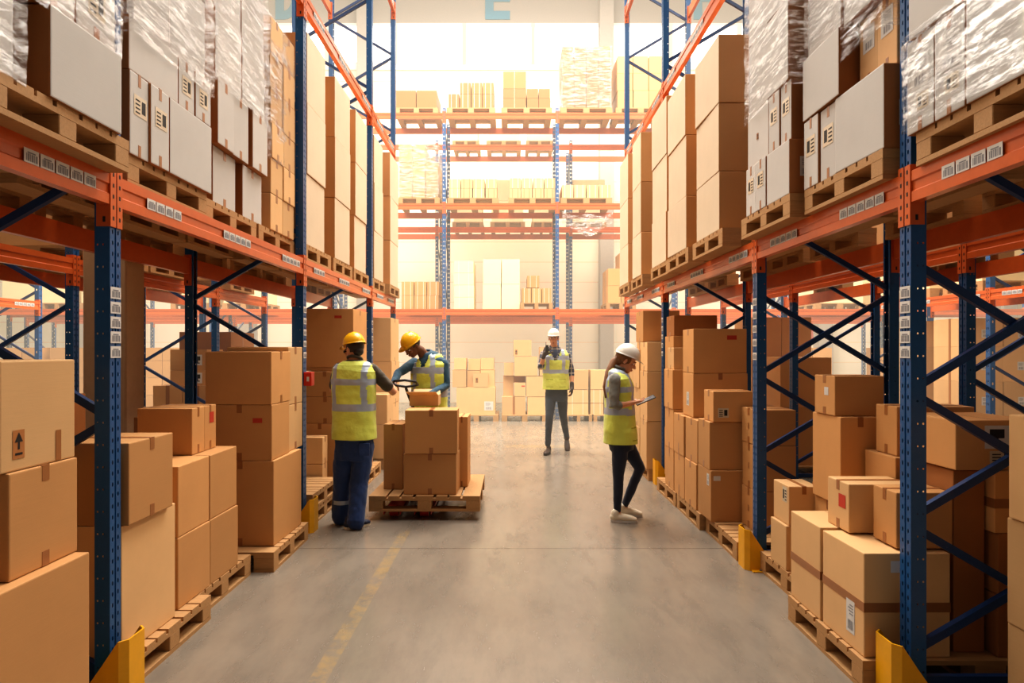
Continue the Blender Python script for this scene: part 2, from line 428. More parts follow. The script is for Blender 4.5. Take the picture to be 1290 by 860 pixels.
def face_bits(root, m, brow, eyes=True):
    if eyes:
        bm = bmesh.new()
        for s in (-1, 1): ell(bm, (s*.029, -.070, -.003), (.0125, .0125, .009), m, 12, 8, 0); ell(bm, (s*.029, -.0795, -.004), (.0052, .0042, .0055), m, 8, 6, 1)
        obj('eyes', bm, [M['eye'], M['black']], root, smooth=True)
    bm = bmesh.new()
    for s in (-1, 1): tube(bm, [m @ V((s*.012,-.088,.016)), m @ V((s*.03,-.087,.022)), m @ V((s*.048,-.074,.016))], [.003, .004, .0025], 6)
    obj('eyebrows', bm, brow, root, smooth=True)
    bm = bmesh.new(); ell(bm, (0, -.087, -.0605), (.019, .0065, .0042), m, 12, 6); ell(bm, (0, -.084, -.0705), (.016, .0065, .0045), m, 12, 6)
    obj('lips', bm, M['lip'], root, smooth=True)
def hat(root, m, mat, tilt=0, name='hard_hat'):
    bm = bmesh.new(); mm = m @ Matrix.Rotation(tilt, 4, 'X')
    n, rows = 40, 12; c = V((0, .008, .045)); prev = None
    for inner in (0, 1):
        prev = None; k0 = 1 - .05*inner
        for j in range(rows+1):
            a = PI/2*j/rows; r = []
            for k in range(n):
                th = 2*PI*k/n
                rx, ry, rz = .094*k0, .118*k0, .112*k0
                x, y, z = rx*math.sin(a)*math.cos(th), ry*math.sin(a)*math.sin(th), rz*math.cos(a)
                if not inner and abs(x) < .016 and j < rows: z += .006*(1-abs(x)/.016)*math.cos(a*.6)
                if not inner and .026 < abs(x) < .038 and j < rows-1: z += .003
                r.append(bm.verts.new(mm @ (c+V((x, y, z)))) if j else None)
            if j == 0:
                top = bm.verts.new(mm @ (c+V((0,0,rz+(0 if inner else .006)))))
                prev = top
            elif j == 1:
                for k in range(n): bm.faces.new((top, r[k], r[(k+1)%n]) if not inner else (top, r[(k+1)%n], r[k]))
                prev = r
            else:
                for k in range(n): bm.faces.new((prev[k], r[k], r[(k+1)%n], prev[(k+1)%n]) if not inner else (prev[k], prev[(k+1)%n], r[(k+1)%n], r[k]))
                prev = r
        if inner == 0: outer = prev
        else:
            # brim with a visor in front
            rim = []
            for k in range(n):
                th = 2*PI*k/n; vis = max(0, -math.sin(th))**2.2
                w = .012+.045*vis
                rim.append(bm.verts.new(mm @ (c+V(((.094+w*.7)*math.cos(th), (.118+w)*math.sin(th), -.004-.016*vis)))))
            for k in range(n):
                bm.faces.new((outer[k], rim[k], rim[(k+1)%n], outer[(k+1)%n])); bm.faces.new((rim[k], prev[k], prev[(k+1)%n], rim[(k+1)%n]))
    return obj(name, bm, mat, root, smooth=True, fix=False)
def vest(root, rings, f, stripes, vy, vdepth, vtop, armz, infl=.02, n=84, rows=90, side_front=(.055,.105), side_back=(.055,.105), hemcut=0, zipper=True):
    """rings bottom to top. stripes: list of (z0,z1); v neck: opens above z=vy; vertical bands from lower stripe up"""
    bm = bmesh.new(); R2 = interp(rings, rows); ff = V(f).normalized(); rt = V((0,0,1)).cross(ff).normalized()
    rs = loft(bm, R2, f, infl, n, 2.5, cap=False)
    for r in rs:
        for v in r:
            w = noise.noise(V((v.co.x*9, v.co.y*9, v.co.z*6)))*.010+noise.noise(v.co*22)*.004
            c = R2[rs.index(r)][0] if False else None
            v.co += V((v.co.x-R2[-1][0].x, v.co.y-R2[-1][0].y, 0)).normalized()*w
    kill = []
    for face in bm.faces:
        face.material_index = 0
        cc = face.calc_center_median(); z = cc.z
        ctr = min(R2, key=lambda q: abs(q[0].z-z))[0]
        dv = cc-ctr; x = dv.dot(rt); y = dv.dot(ff); front = y > 0
        if front and z > vy and abs(x) < .012+(z-vy)*vdepth: kill.append(face); continue
        a, b = side_front if front else side_back
        if stripes:
            lo = min(s[0] for s in stripes)
            if any(s[0] < z < s[1] for s in stripes): face.material_index = 1
            elif z > lo and a < abs(x) < b: face.material_index = 1
        if front and zipper and abs(x) < .006: face.material_index = 2
        if front and abs(x) > .05 and z < rings[0][0][2]+.26 and abs(z-(rings[0][0][2]+.155)) < .006 and abs(x) < .15: face.material_index = 3
        if front and abs(z-(rings[0][0][2]+.04)) < .005 and .05 < abs(x) < .15: face.material_index = 3
    bmesh.ops.delete(bm, geom=kill, context='FACES')
    o = obj('hi_vis_vest', bm, [M['hivis'], M['silver'], M['olive_shirt'], fold], root, smooth=True, fix=False)
    s = o.modifiers.new('t', 'SOLIDIFY'); s.thickness = .005; s.offset = 1
    return o
fold = fabric('hi_vis_seam', (176, 188, 44), .7)
def shoe(root, heel, toe, mat, sole, h=.085, w=.046, lift=0):
    heel, toe = V(heel), V(toe); d = toe-heel; ln = d.length
    bm = bmesh.new(); P = lambda t, z: heel+d*t+V((0,0,z))
    sd = d.cross(V((0,0,1))).normalized()
    tube(bm, [P(.10,.045), P(.3,.046), P(.55,.044), P(.8,.036), P(.94,.030)], [(.036,.034),(.036,.036),(.042,.032),(w,.026),(.034,.018)], 16, side=sd)
    tube(bm, [P(.16,.04), P(.17,h)], [.037, .038], 14)
    o = obj('shoe', bm, mat, root); remesh(o, .006, 3)
    bm = bmesh.new(); n = 28; a = []; b = []
    for k in range(n):
        th = 2*PI*k/n; t = .5-.52*math.cos(th); ww = (.037+.012*t)*abs(math.sin(th))**.7*math.copysign(1, math.sin(th))
        p = heel+d*t+sd*ww; a.append(bm.verts.new(p+V((0,0,.001)))); b.append(bm.verts.new(p+V((0,0,.022))))
    bm.faces.new(a[::-1]); bm.faces.new(b)
    for k in range(n): bm.faces.new((a[k], a[(k+1)%n], b[(k+1)%n], b[k]))
    obj('sole', bm, sole, o)
    return o
def person(name_label, origin, f, rings, headc, headf, sh, el, wr, hip, kn, an, skin_m, hands, roll=0, female=False, sc=1):
    root = thing('person', name_label, 'person', origin)
    bm = bmesh.new()
    loft(bm, interp(rings, 24), f, -.012, 28)
    m = head_frame(headc, headf, roll); head(bm, m, female)
    nb = V(rings[-1][0])
    tube(bm, [nb-V((0,0,.05)), nb.lerp(V(headc), .4), V(headc)+m.to_3x3() @ V((0,.018,-.03))], [(.062,.055),(.052,.052),(.055,.055)] if not female else [(.05,.046),(.044,.044),(.046,.046)], 16)
    for s in (0, 1):
        tube(bm, [sh[s], V(sh[s]).lerp(V(el[s]), .45), el[s], V(el[s]).lerp(V(wr[s]), .35), wr[s]], [.046*sc, .043*sc, .036*sc, .037*sc, (.026*sc)], 14)
        tube(bm, [hip[s], V(hip[s]).lerp(V(kn[s]), .5), kn[s], V(kn[s]).lerp(V(an[s]), .35), an[s]], [.078*sc, .068*sc, .049*sc, .050*sc, .033*sc], 14)
        tube(bm, [V(an[s])+V((0,0,.0)), V(an[s])+V((0,0,-.03))], [.032, .03], 10)
        if hands[s]:
            d, nr, sd, cu = hands[s][:4]; hand(bm, wr[s], d, nr, sd, cu, sc=.96*sc)
    body = obj('body', bm, skin_m, root); remesh(body, .0055, 4)
    return root, m
def shirt(root, rings, f, sh, el, wr, mat, sleeve, collar=None, infl=.004, z_low=None, rad=.056, sc=1):
    rings = rings[1:]
    bm = bmesh.new(); loft(bm, interp(rings, 26), f, infl, 32)
    for s in (0, 1):
        S_, E, W_ = V(sh[s]), V(el[s]), V(wr[s])
        if sleeve == 'short': pts = [S_, S_.lerp(E, .4), S_.lerp(E, .72)]; rr = [rad*1.08, rad, rad*1.02]
        elif sleeve == 'rolled': pts = [S_, S_.lerp(E, .5), E, E.lerp(W_, .22)]; rr = [rad*1.05, rad*.92, rad*.86, rad*.82]
        else: pts = [S_, S_.lerp(E, .5), E, E.lerp(W_, .4), E.lerp(W_, .93)]; rr = [rad*1.08, rad*.95, rad*.84, rad*.76, rad*.6]
        tube(bm, pts, rr, 16)
    o = obj('shirt', bm, mat, root); remesh(o, .008, 4); wrinkle(o, .005)
    if collar:
        bm = bmesh.new(); c = V(rings[-1][0])+V((0,0,.012)); pts = []
        ff = V(f).normalized(); rt = V((0,0,1)).cross(ff)
        for k in range(15):
            a = .5+(2*PI-1.0)*k/14; pts.append(c+ff*.058*math.cos(a)+rt*.062*math.sin(a)+V((0,0,-.022*math.cos(a))))
        tube(bm, pts, [(.012,.02)]*15, 10, side=(0,0,1)) if False else tube(bm, pts, [.014]*15, 10)
        obj('collar', bm, collar, root, smooth=True)
    return o
def trousers(root, hiprings, f, hip, kn, an, mat, r=(.088,.075,.06,.056,.052), amp=.006, low=.0):
    bm = bmesh.new(); loft(bm, interp(hiprings, 10), f, .008, 28)
    for s in (0, 1):
        H, K, A = V(hip[s]), V(kn[s]), V(an[s]); A = A+V((0,0,-low))
        tube(bm, [H, H.lerp(K, .5), K, K.lerp(A, .4), A], list(r), 18)
    o = obj('trousers', bm, mat, root); remesh(o, .008, 4); wrinkle(o, amp, 11); return o

# ---- worker at the left, seen from behind
X0, Y0 = -1.43, 5.76; s_ = 800/Y0
def P1(px, py, dy=0): s = 800/(Y0+dy); return V(((px-645)/s-X0, dy, 1.6-(py-440)/s))
f = (.18, .98, 0)
rings = [(P1(446,566), .165, .115), (P1(446,545), .172, .12), (P1(446,520), .165, .11), (P1(446,495), .172, .112), (P1(446,474), .185, .115), (P1(446.5,463), .175, .10), (P1(447,458), .135, .085), (P1(447,453), .068, .062)]
sh = [P1(427,465), P1(468,465)]; el = [P1(420,492,.10), P1(496,494,.10)]; wr = [P1(438,492,.36), P1(494,487,.34)]
hip = [P1(435,562), P1(458,562)]; kn = [P1(431,604,.04), P1(453,606,-.02)]; an = [P1(429.5,648,.06), P1(448.5,654,-.10)]
hc, hf = P1(446,440,.02), (-.72, .62, -.22)
w1, m = person('person in yellow hard hat, hi vis vest and blue trousers, back to the camera', (X0, Y0, 0), f, rings, hc, hf, sh, el, wr, hip, kn, an, M['skin'],
    [((.6,.5,0), (0,0,-1), (.3,.6,0), .5), ((-.15,.75,-.1), (-.6,-.2,-.6), (-.3,.3,.8), 1.1)])
face_bits(w1, m, M['hair_dark'], eyes=False)
bm = bmesh.new()
for s in (-1, 1):
    ell(bm, (s*.031, -.086, -.003), (.026, .008, .017), m, 14, 8); tube(bm, [m @ V((s*.055,-.08,.002)), m @ V((s*.078,0,.004))], [.003,.003], 6)
obj('dark_glasses', bm, M['black'], w1, smooth=True)
bm = bmesh.new(); ell(bm, (0, .022, .022), (.0785, .092, .075), m, 20, 12); ell(bm, (0, .06, -.03), (.052, .042, .045), m, 14, 10); obj('hair', bm, M['hair_dark'], w1, smooth=True)
hat(w1, m, M['helmet_y'], tilt=-.04)
shirt(w1, rings, f, sh, el, wr, M['olive_shirt'], 'short', M['olive_shirt'])
trousers(w1, [(P1(446,578), .15, .11), (P1(446,562), .165, .118), (P1(446,548), .165, .118)], f, hip, kn, an, M['navy'], (.098,.090,.080,.078,.082), .010, low=.015)
bm = bmesh.new(); A = P1(431.5,631,.05)
loft(bm, [(A+V((0,0,-.018)), .083, .083), (A+V((0,0,.018)), .083, .083)], f, .002, 28, 2, cap=False); obj('reflective_band', bm, M['silver'], w1, smooth=True, fix=False)
bm = bmesh.new(); bx(bm, -.045, .045, -.004, .004, -.055, .055); q = obj('back_pocket', bm, M['navy'], w1, bev=.003); q.location = P1(459,566,-.135); q.rotation_euler = (0,0,.1)
vrings = [(P1(446,552), .178, .125), (P1(446,530), .172, .118), (P1(446,505), .172, .115), (P1(446,480), .182, .118), (P1(446.5,466), .178, .108), (P1(447,460), .145, .092), (P1(447,455), .078, .068)]
vest(w1, vrings, f, [(P1(446,516).z, P1(446,507).z), (P1(446,485).z, P1(446,476.5).z)], 1.2, .3, 0, 0, side_back=(.115,.162), side_front=(.1,.15))
sb = shoe(w1, V((-.125,.03,0)), V((-.09,.27,0)), M['shoe_navy'], M['shoe_cream'])
sb = shoe(w1, V((-.055,-.12,0)), V((.13,0.04,0)), M['shoe_navy'], M['shoe_cream'], w=.05)

# ---- worker behind the pallet, leaning in
X0, Y0 = -.905, 6.95
f = (-.38, -.92, 0)
rings = [(P1(541,535), .165, .115), (P1(541,520), .17, .115), (P1(541,500), .17, .11), (P1(541,480), .182, .118), (P1(541,464), .195, .12), (P1(540,455), .185, .105), (P1(539,450), .13, .085), (P1(536.5,445), .066, .062)]
sh = [P1(522,457,.06), P1(559,459,-.06)]; el = [P1(501.5,470,-.16), P1(562,486,-.1)]; wr = [P1(496,482,-.36), P1(541,497,-.36)]
hip = [V((-.07,.03,.93)), V((.1,-.02,.93))]; kn = [V((-.09,.03,.5)), V((.12,-.03,.5))]; an = [V((-.1,.06,.1)), V((.13,.02,.1))]
hc, hf = P1(519,436,-.10), (-.62, -.62, -.62)
w2, m = person('person in yellow hard hat and vest over teal long sleeves, leaning over the loaded pallet', (X0, Y0, 0), f, rings, hc, hf, sh, el, wr, hip, kn, an, M['skin_dark'],
    [((-.2,-.6,-.35), (.1,.2,-1), (.9,-.2,0), 1.0), ((-.8,-.3,-.35), (.1,.3,-1), (-.2,.6,0), .9)])
face_bits(w2, m, M['hair_dark'])
bm = bmesh.new(); ell(bm, (0, .022, .022), (.0775, .092, .075), m, 20, 12); obj('hair', bm, M['hair_dark'], w2, smooth=True)
hat(w2, m, M['helmet_y'], tilt=-.05)
shirt(w2, rings, f, sh, el, wr, M['teal_shirt'], 'long', M['teal_shirt'])
trousers(w2, [(V((.01,0,.86)), .15, .11), (V((.01,0,.95)), .165, .118), (V((.0,0,1.0)), .165, .118)], f, hip, kn, an, M['navy'], (.095,.086,.07,.066,.064), .008)
vrings = [(P1(541,528), .18, .13), (P1(541,510), .176, .124), (P1(541,490), .18, .12), (P1(541,472), .19, .122), (P1(540.5,461), .188, .112), (P1(539.5,454), .14, .09), (P1(537,448), .08, .066)]
vest(w2, vrings, f, [(P1(0,499).z, P1(0,490).z), (P1(0,470).z, P1(0,462).z)], P1(0,462).z, .55, 0, 0, side_front=(.085,.135), side_back=(.1,.15))
shoe(w2, V((-.08,.10,0)), V((-.16,-.15,0)), M['shoe_dark'], M['rubber']); shoe(w2, V((.15,.06,0)), V((.07,-.19,0)), M['shoe_dark'], M['rubber'])

# ---- man walking toward the camera
X0, Y0 = .66, 9.85
f = (-.05, -1, 0)
rings = [(P1(701,500), .17, .12), (P1(701,490), .172, .12), (P1(700.5,475), .165, .11), (P1(700,462), .18, .115), (P1(699.5,450), .195, .12), (P1(699,444.5), .185, .105), (P1(698.5,441), .13, .085), (P1(698,437), .066, .062)]
sh = [P1(685,446), P1(714,446)]; el = [P1(681,463,-.06), P1(720,468,.03)]; wr = [P1(686,446,-.20), P1(720.5,487,-.05)]
hip = [P1(694,495), P1(708,495)]; kn = [P1(692,526,-.10), P1(709.5,525,.02)]; an = [P1(690,559,-.06), P1(714,551,.30)]
hc, hf = P1(697.5,426,-.03), (-.12, -1, -.08)
w3, m = person('person in white hard hat walking toward the camera, gloved hand raised to mouth', (X0, Y0, 0), f, rings, hc, hf, sh, el, wr, hip, kn, an, M['skin'],
    [((.35,-.1,.9), (.3,.5,-.2), (.7,.2,0), 1.2), ((0,-.1,-1), (-1,0,0), (0,-1,0), .7)])
face_bits(w3, m, M['hair_dark'])
bm = bmesh.new(); ell(bm, (0, .022, .022), (.0785, .092, .075), m, 20, 12); obj('hair', bm, M['hair_dark'], w3, smooth=True)
hat(w3, m, M['helmet_w'], tilt=-.05)
shirt(w3, rings, f, sh, el, wr, M['plaid'], 'rolled', M['plaid'])
bm = bmesh.new(); loft(bm, [(P1(699,462), .10, .085), (P1(699,450), .11, .10), (P1(698.5,444), .09, .095), (P1(698.2,440), .065, .07)], f, .020, 24); obj('tshirt', bm, M['navy_tee'], w3, smooth=True)
for s, h in ((0, ((.35,-.1,.9), (.3,.5,-.2), (.7,.2,0), 1.2)), (1, ((0,-.1,-1), (-1,0,0), (0,-1,0), .7))):
    bm = bmesh.new(); hand(bm, wr[s], h[0], h[1], h[2], h[3], sc=1.06, fat=1.25); d = V(h[0]).normalized()
    tube(bm, [V(wr[s])-d*.05, V(wr[s])+d*.02], [.034, .034], 12)
    remesh(obj('glove', bm, M['glove'], w3), .005, 2)
bm = bmesh.new(); c = V(wr[0])+V((.035,-.03,.10)); bx(bm, c.x-.022, c.x+.022, c.y-.015, c.y+.015, c.z-.06, c.z+.04)
tube(bm, [c+V((-.014,0,.04)), c+V((-.014,0,.08))], [.004,.004], 8)
tag(obj('walkie_talkie', bm, M['black'], None, loc=(X0, Y0, 0), bev=.003), 'small black handheld radio in the raised glove of the walking person', 'radio')
trousers(w3, [(P1(701,505), .15, .11), (P1(701,496), .165, .118), (P1(701,488), .165, .118)], f, hip, kn, an, M['jeans_grey'], (.092,.080,.060,.054,.045), .006)
vrings = [(P1(700.5,490), .182, .128), (P1(700.5,480), .176, .122), (P1(700,468), .178, .118), (P1(700,456), .19, .122), (P1(699.5,448), .19, .112), (P1(699,443.5), .145, .092), (P1(698.5,440), .085, .068)]
vest(w3, vrings, f, [(P1(0,470).z, P1(0,465.5).z), (P1(0,453).z, P1(0,448).z)], P1(0,454).z, .55, 0, 0, side_front=(.095,.145), side_back=(.1,.15), infl=.022)
shoe(w3, V((-.08,-.02,0)), V((-.16,-.29,0)), M['shoe_dark'], M['rubber'])
o = shoe(w3, V((.17,.37,0)), V((.17,.10,0)), M['shoe_dark'], M['rubber'])
an1 = an[1]; o.matrix_local = Matrix.Translation(V((an1.x, an1.y+.06, an1.z-.03))) @ Matrix.Rotation(.75, 4, 'X') @ Matrix.Translation(-V((.17,.37,0)))

# ---- woman at the right, in profile
X0, Y0 = 1.02, 5.95
f = (1, -.12, 0)
rings = [(P1(781,556), .155, .115), (P1(780.5,540), .158, .118), (P1(780,520), .135, .10), (P1(779.5,500), .14, .10), (P1(779,486), .16, .112), (P1(778,475), .158, .095), (P1(777.5,470), .11, .075), (P1(779,464), .054, .05)]
sh = [P1(774.5,478,-.15), P1(778,478,.15)]; el = [P1(773,512,-.20), P1(785,510,.17)]; wr = [P1(798,507,-.14), P1(801,505,.10)]
hip = [P1(782,552,-.08), P1(784,552,.08)]; kn = [P1(779,598,-.06), P1(806,590,.10)]; an = [P1(778,644,-.04), P1(787,636,.17)]
hc, hf = P1(789,454,0), (.90, -.10, -.42)
w4, m = person('person with ponytail in white hard hat and vest, standing side on with a tablet', (X0, Y0, 0), f, rings, hc, hf, sh, el, wr, hip, kn, an, M['skin'],
    [((.85,.35,.05), (0,.3,.9), (.2,.6,.5), .6), ((.8,-.3,0), (0,-.2,.9), (.2,-.6,.5), .6)], female=True, sc=.86)
face_bits(w4, m, M['hair_brown'])
bm = bmesh.new(); ell(bm, (0, .022, .022), (.079, .094, .082), m, 20, 12); ell(bm, (0, .055, -.03), (.062, .045, .05), m, 14, 10)
for s in (-1, 1): ell(bm, (s*.068, .02, .0), (.014, .03, .035), m, 12, 8)
B = P1(779.5,449,0)
tube(bm, [B+V((.02,0,.0)), B, P1(774,456,-.01), P1(768.5,470,-.03), P1(764,488,-.06), P1(763,500,-.08)], [.026, .028, .044, .048, .036, .010], 14)
obj('hair', bm, M['hair_brown'], w4, smooth=True)
bm = bmesh.new(); tube(bm, [B+V((.004,0,.003)), B+V((-.012,0,-.006))], [.026,.026], 12); obj('hair_tie', bm, M['black'], w4, smooth=True)
hat(w4, m, M['helmet_w'], tilt=-.06)
shirt(w4, rings, f, sh, el, wr, M['grey_shirt'], 'rolled', M['grey_shirt'], rad=.054)
trousers(w4, [(P1(783,566), .13, .105), (P1(782.5,554), .15, .115), (P1(782,545), .15, .112)], f, hip, kn, an, M['jeans'], (.086,.072,.052,.047,.034), .005)
vrings = [(P1(781,557), .165, .138), (P1(781,542), .166, .135), (P1(780.5,522), .152, .122), (P1(780,502), .15, .115), (P1(779,487), .162, .118), (P1(778,477), .158, .10), (P1(777.5,471), .118, .08), (P1(779,466), .07, .056)]
vest(w4, vrings, f, [(P1(0,521).z, P1(0,513).z), (P1(0,493).z, P1(0,486).z)], P1(0,486).z, .5, 0, 0, side_front=(.075,.12), side_back=(.085,.13), infl=.016)
shoe(w4, V((-.10,-.045,0)), V((.135,-.085,0)), M['shoe_cream'], M['label']); shoe(w4, V((.0,.17,0)), V((.225,.13,0)), M['shoe_cream'], M['label'])
# tablet
bm = bmesh.new(); bx(bm, -.095, .095, -.065, .065, -.004, .004)
t = tag(obj('tablet', bm, M['black'], None, bev=.003), 'thin black tablet held in the hands of the ponytailed person', 'tablet')
t.location = V((X0, Y0, 0))+P1(813,504,-.02); t.rotation_euler = (0.12, -.42, -.1)
bm = bmesh.new(); bx(bm, -.085, .085, -.055, .055, .0041, .0046); obj('screen', bm, flat('tablet_screen', (70, 84, 98), .1), t)

# ------------------------------------------------------------------ racks
PITCH = .05
PW, PD = .08, .07      # post: width along the aisle, depth into the rack
def holed_strip(bm, P0, du, w, z0, z1, holes, pitch, r, mi=0):
    """sheet w wide and z0..z1 high from P0 along du, with a round-ish hole at each (u) every pitch"""
    du = Vector(du)
    us = [0] + [h for h in holes] + [w]
    n = max(1, int((z1-z0)/pitch)); pt = (z1-z0)/n
    edges = [0]+[(a+b)/2 for a, b in zip(holes, holes[1:])]+[w]
    for c in range(len(holes)):
        a, b, h = edges[c], edges[c+1], holes[c]
        for k in range(n):
            zb, zt = z0+k*pt, z0+(k+1)*pt; zc = (zb+zt)/2
            o = [(a,zb),(h,zb),(b,zb),(b,zc),(b,zt),(h,zt),(a,zt),(a,zc)]
            rr, rz = r
            i = [(h-rr*.7,zc-rz*.7),(h,zc-rz),(h+rr*.7,zc-rz*.7),(h+rr,zc),(h+rr*.7,zc+rz*.7),(h,zc+rz),(h-rr*.7,zc+rz*.7),(h-rr,zc)]
            ov = [bm.verts.new(Vector(P0)+du*u+Vector((0,0,v))) for u, v in o]
            iv = [bm.verts.new(Vector(P0)+du*u+Vector((0,0,v))) for u, v in i]
            for j in range(8): bm.faces.new((ov[j], ov[(j+1)%8], iv[(j+1)%8], iv[j])).material_index = mi
_posts = {}
def post_mesh(h, detail):
    """origin at aisle-face near corner, aisle face in plane x=0, body toward +x"""
    key = (h, detail)
    if key in _posts: return _posts[key]
    bm = bmesh.new()
    if detail:
        # aisle face: two ribs and a sunk centre, with two rows of slots
        holed_strip(bm, (0,0,0), (0,1,0), .034, 0, h, [.020], PITCH, (.005,.011))
        holed_strip(bm, (0,PW-.034,0), (0,1,0), .034, 0, h, [.014], PITCH, (.005,.011))
        quad(bm, ((0,.034,0),(.006,.036,0),(.006,.036,h),(0,.034,h)))
        quad(bm, ((.006,.036,0),(.006,.044,0),(.006,.044,h),(.006,.036,h)))
        quad(bm, ((.006,.044,0),(0,.046,0),(0,.046,h),(.006,.044,h)))
        for y in (0, PW):
            holed_strip(bm, (0,y,0), (1,0,0), PD, 0, h, [.030, .056], .1, (.0042,.0048))
        for y, s in ((0,1),(PW,-1)):
            quad(bm, ((PD,y,0),(PD,y+s*.016,0),(PD,y+s*.016,h),(PD,y,h)))
        for s in (.001,):
            pass
        me = mesh('post', bm, M['blue'], fix=False)
    else:
        holed_strip(bm, (0,0,0), (0,1,0), PW, 0, h, [.024,.056], .1, (.007,.02))
        for y in (0, PW): holed_strip(bm, (0,y,0), (1,0,0), PD, 0, h, [.035], .2, (.009,.02))
        me = mesh('post', bm, M['blue'], fix=False)
    _posts[key] = me; return me
_plates = {}
def plate_mesh():
    if 'p' not in _plates:
        bm = bmesh.new(); bx(bm, -.03, .1, -.03, PW+.03, 0, .008); _plates['p'] = mesh('foot_plate', bm, M['blue_dark'])
    return _plates['p']
def blabel_mesh():
    if 'b' not in _plates:
        bm = bmesh.new(); bx(bm, -.001, 0, -.038, .038, -.027, .027)
        for k in range(9):
            y = -.030+k*.0068; bx(bm, -.0016, -.001, y, y+(.0028 if k%3 else .0048), -.020, .008, 1)
        bx(bm, -.0016, -.001, -.02, .02, .010, .015, 1)
        _plates['b'] = mesh('barcode_label', bm, [M['label'], M['ink']])
    return _plates['b']
def beam_mesh(length, h=.14, d=.045):
    prof = ((0,0),(0,.045*h/.14),(.007,.052*h/.14),(.007,.088*h/.14),(0,.095*h/.14),(0,h),(d,h),(d,0))
    bm = bmesh.new()
    a = [bm.verts.new((x, 0, z)) for x, z in prof]; b = [bm.verts.new((x, length, z)) for x, z in prof]
    bm.faces.new(a); bm.faces.new(b[::-1])
    n = len(prof)
    for i in range(n): bm.faces.new((a[i], b[i], b[(i+1)%n], a[(i+1)%n]))
    return mesh('beam', bm, M['orange'])
def connector_mesh(f):
    """f=+1 connector reaching toward +y from a post ending at y=0"""
    bm = bmesh.new()
    bx(bm, -.004, .0, -.036*f if f > 0 else 0, 0 if f > 0 else .036, -.1, .17)
    y0, y1 = sorted((0, .004*f)); bx(bm, -.004, .062, y0, y1, -.1, .17)
    # hook slots and safety clip
    yy = sorted((-.012*f, -.022*f))
    for k in range(5): bx(bm, -.005, -.004, yy[0], yy[1], -.07+k*.05, -.052+k*.05, 1)
    for k in range(3): bx(bm, .02, .032, *sorted((.004*f, .005*f)), -.08+k*.08, -.055+k*.08, 1)
    return mesh('beam_connector', bm, [M['orange'], M['black']])
CN = {}
def rack(name, label, xf, s, Ys, levels, h, depth=1.04, detail=True, z0=0, xbrace=False, ends=None, labels=True, rot=0, origin=(0,0,0), clip=False, front_only=False):
    """xf: x of the aisle face, s: +1 body toward +x.  Built with s via mirrored scale-free meshes"""
    root = thing(name, label, 'pallet rack', origin, rot, 'rows of blue and orange pallet racking')
    def P(me, nm, x, y, z, parent=root, flip=1):
        o = D.objects.new(nm, me); C.objects.link(o); o.parent = parent
        o.location = (x, y, z); return o
    def orient(o, d):           # d=+1: body toward +x ; -1: toward -x (turn by 180 about z and shift)
        if d < 0:
            o.rotation_euler[2] = PI
            return True
    pm = post_mesh(h, detail)
    for Y in Ys:
        for fr in (0, 1):
            d = s if fr == 0 else -s
            x = xf if fr == 0 else xf+s*depth
            o = P(pm, 'post', x, Y if d > 0 else Y+PW, 0); orient(o, d)
            f = P(plate_mesh(), 'foot_plate', 0, 0, 0, o)
            if labels and fr == 0 and detail:
                for k in range(5):
                    lb = P(blabel_mesh(), 'barcode_label', -.0015, PW/2, 1.86-.068*k if Y < 3.5 else 1.95-.1*k, o)
        # bracing
        a, b = xf+s*PD*.9, xf+s*(depth-PD*.9)
        z = .22; k = 0; yb = Y+PW/2
        nodes = [.22, .81, 1.41, 2.02, 2.6, 3.2, 3.8, 4.4, 5.0, 5.6, 6.2, 6.8, 7.4]
        if -2 < xf < 0 and Y < 3: nodes = [q-.13 for q in nodes]
        for k in range(len(nodes)-1):
            if nodes[k+1] > h: break
            # rear at 2.02 and .81 ; front at 1.41 and 2.6
            f0 = (k % 2 == 0)
            p = (a if f0 else b, yb, nodes[k]+.03); q = (b if f0 else a, yb, nodes[k+1]-.03)
            if xbrace is None: p, q = (b if f0 else a, yb, nodes[k]+.03), (a if f0 else b, yb, nodes[k+1]-.03)
            bm = bmesh.new(); bar(bm, p, q, .028, .036); obj('brace', bm, M['blue_dark'], root)
            if xbrace and nodes[k+1] < 2.1:
                bm = bmesh.new(); bar(bm, (b if f0 else a, yb+.03, nodes[k]+.03), (a if f0 else b, yb+.03, nodes[k+1]-.03), .028, .036)
                obj('brace', bm, M['blue_dark'], root)
        bm = bmesh.new(); bar(bm, (a, yb, .1), (b, yb, .1), .028, .04); obj('brace', bm, M['blue_dark'], root)
    spans = [(Ys[i]+PW, Ys[i+1]) for i in range(len(Ys)-1)]
    if ends: spans = [(ends, Ys[0])]+spans
    for (y0, y1) in spans:
        bme = beam_mesh(y1-y0)
        for lv in levels:
            for fr in (0, 1):
                d = s if fr == 0 else -s
                x = xf-s*.002 if fr == 0 else xf+s*(depth+.002)
                o = P(bme, 'beam', x, y0 if d > 0 else y1, lv); orient(o, d)
                ln = y1-y0
                for f, yy in ((1, 0), (-1, ln)):
                    if ends and y0 == ends and ((f == 1) == (d > 0)): continue
                    if f not in CN: CN[f] = connector_mesh(f)
                    P(CN[f], 'beam_connector', 0, yy, 0, o)
                if labels and fr == 0:
                    sets = [(.14, 5), (ln*.45, 5), (ln-.5, 4)] if ln > 2 else [(.16, 5), (ln-.62, 5)]
                    for st, n in sets:
                        for k in range(n):
                            P(blabel_mesh(), 'barcode_label', -.001, st+k*.084, .072, o)
    return root
LX, RX = -1.83, 1.79
rack('pallet_rack', 'blue and orange pallet rack lining the left side of the aisle', LX, -1, [2.89, 5.57, 8.28, 9.93], [2.26, 4.62, 6.86], 7.6, ends=.5)
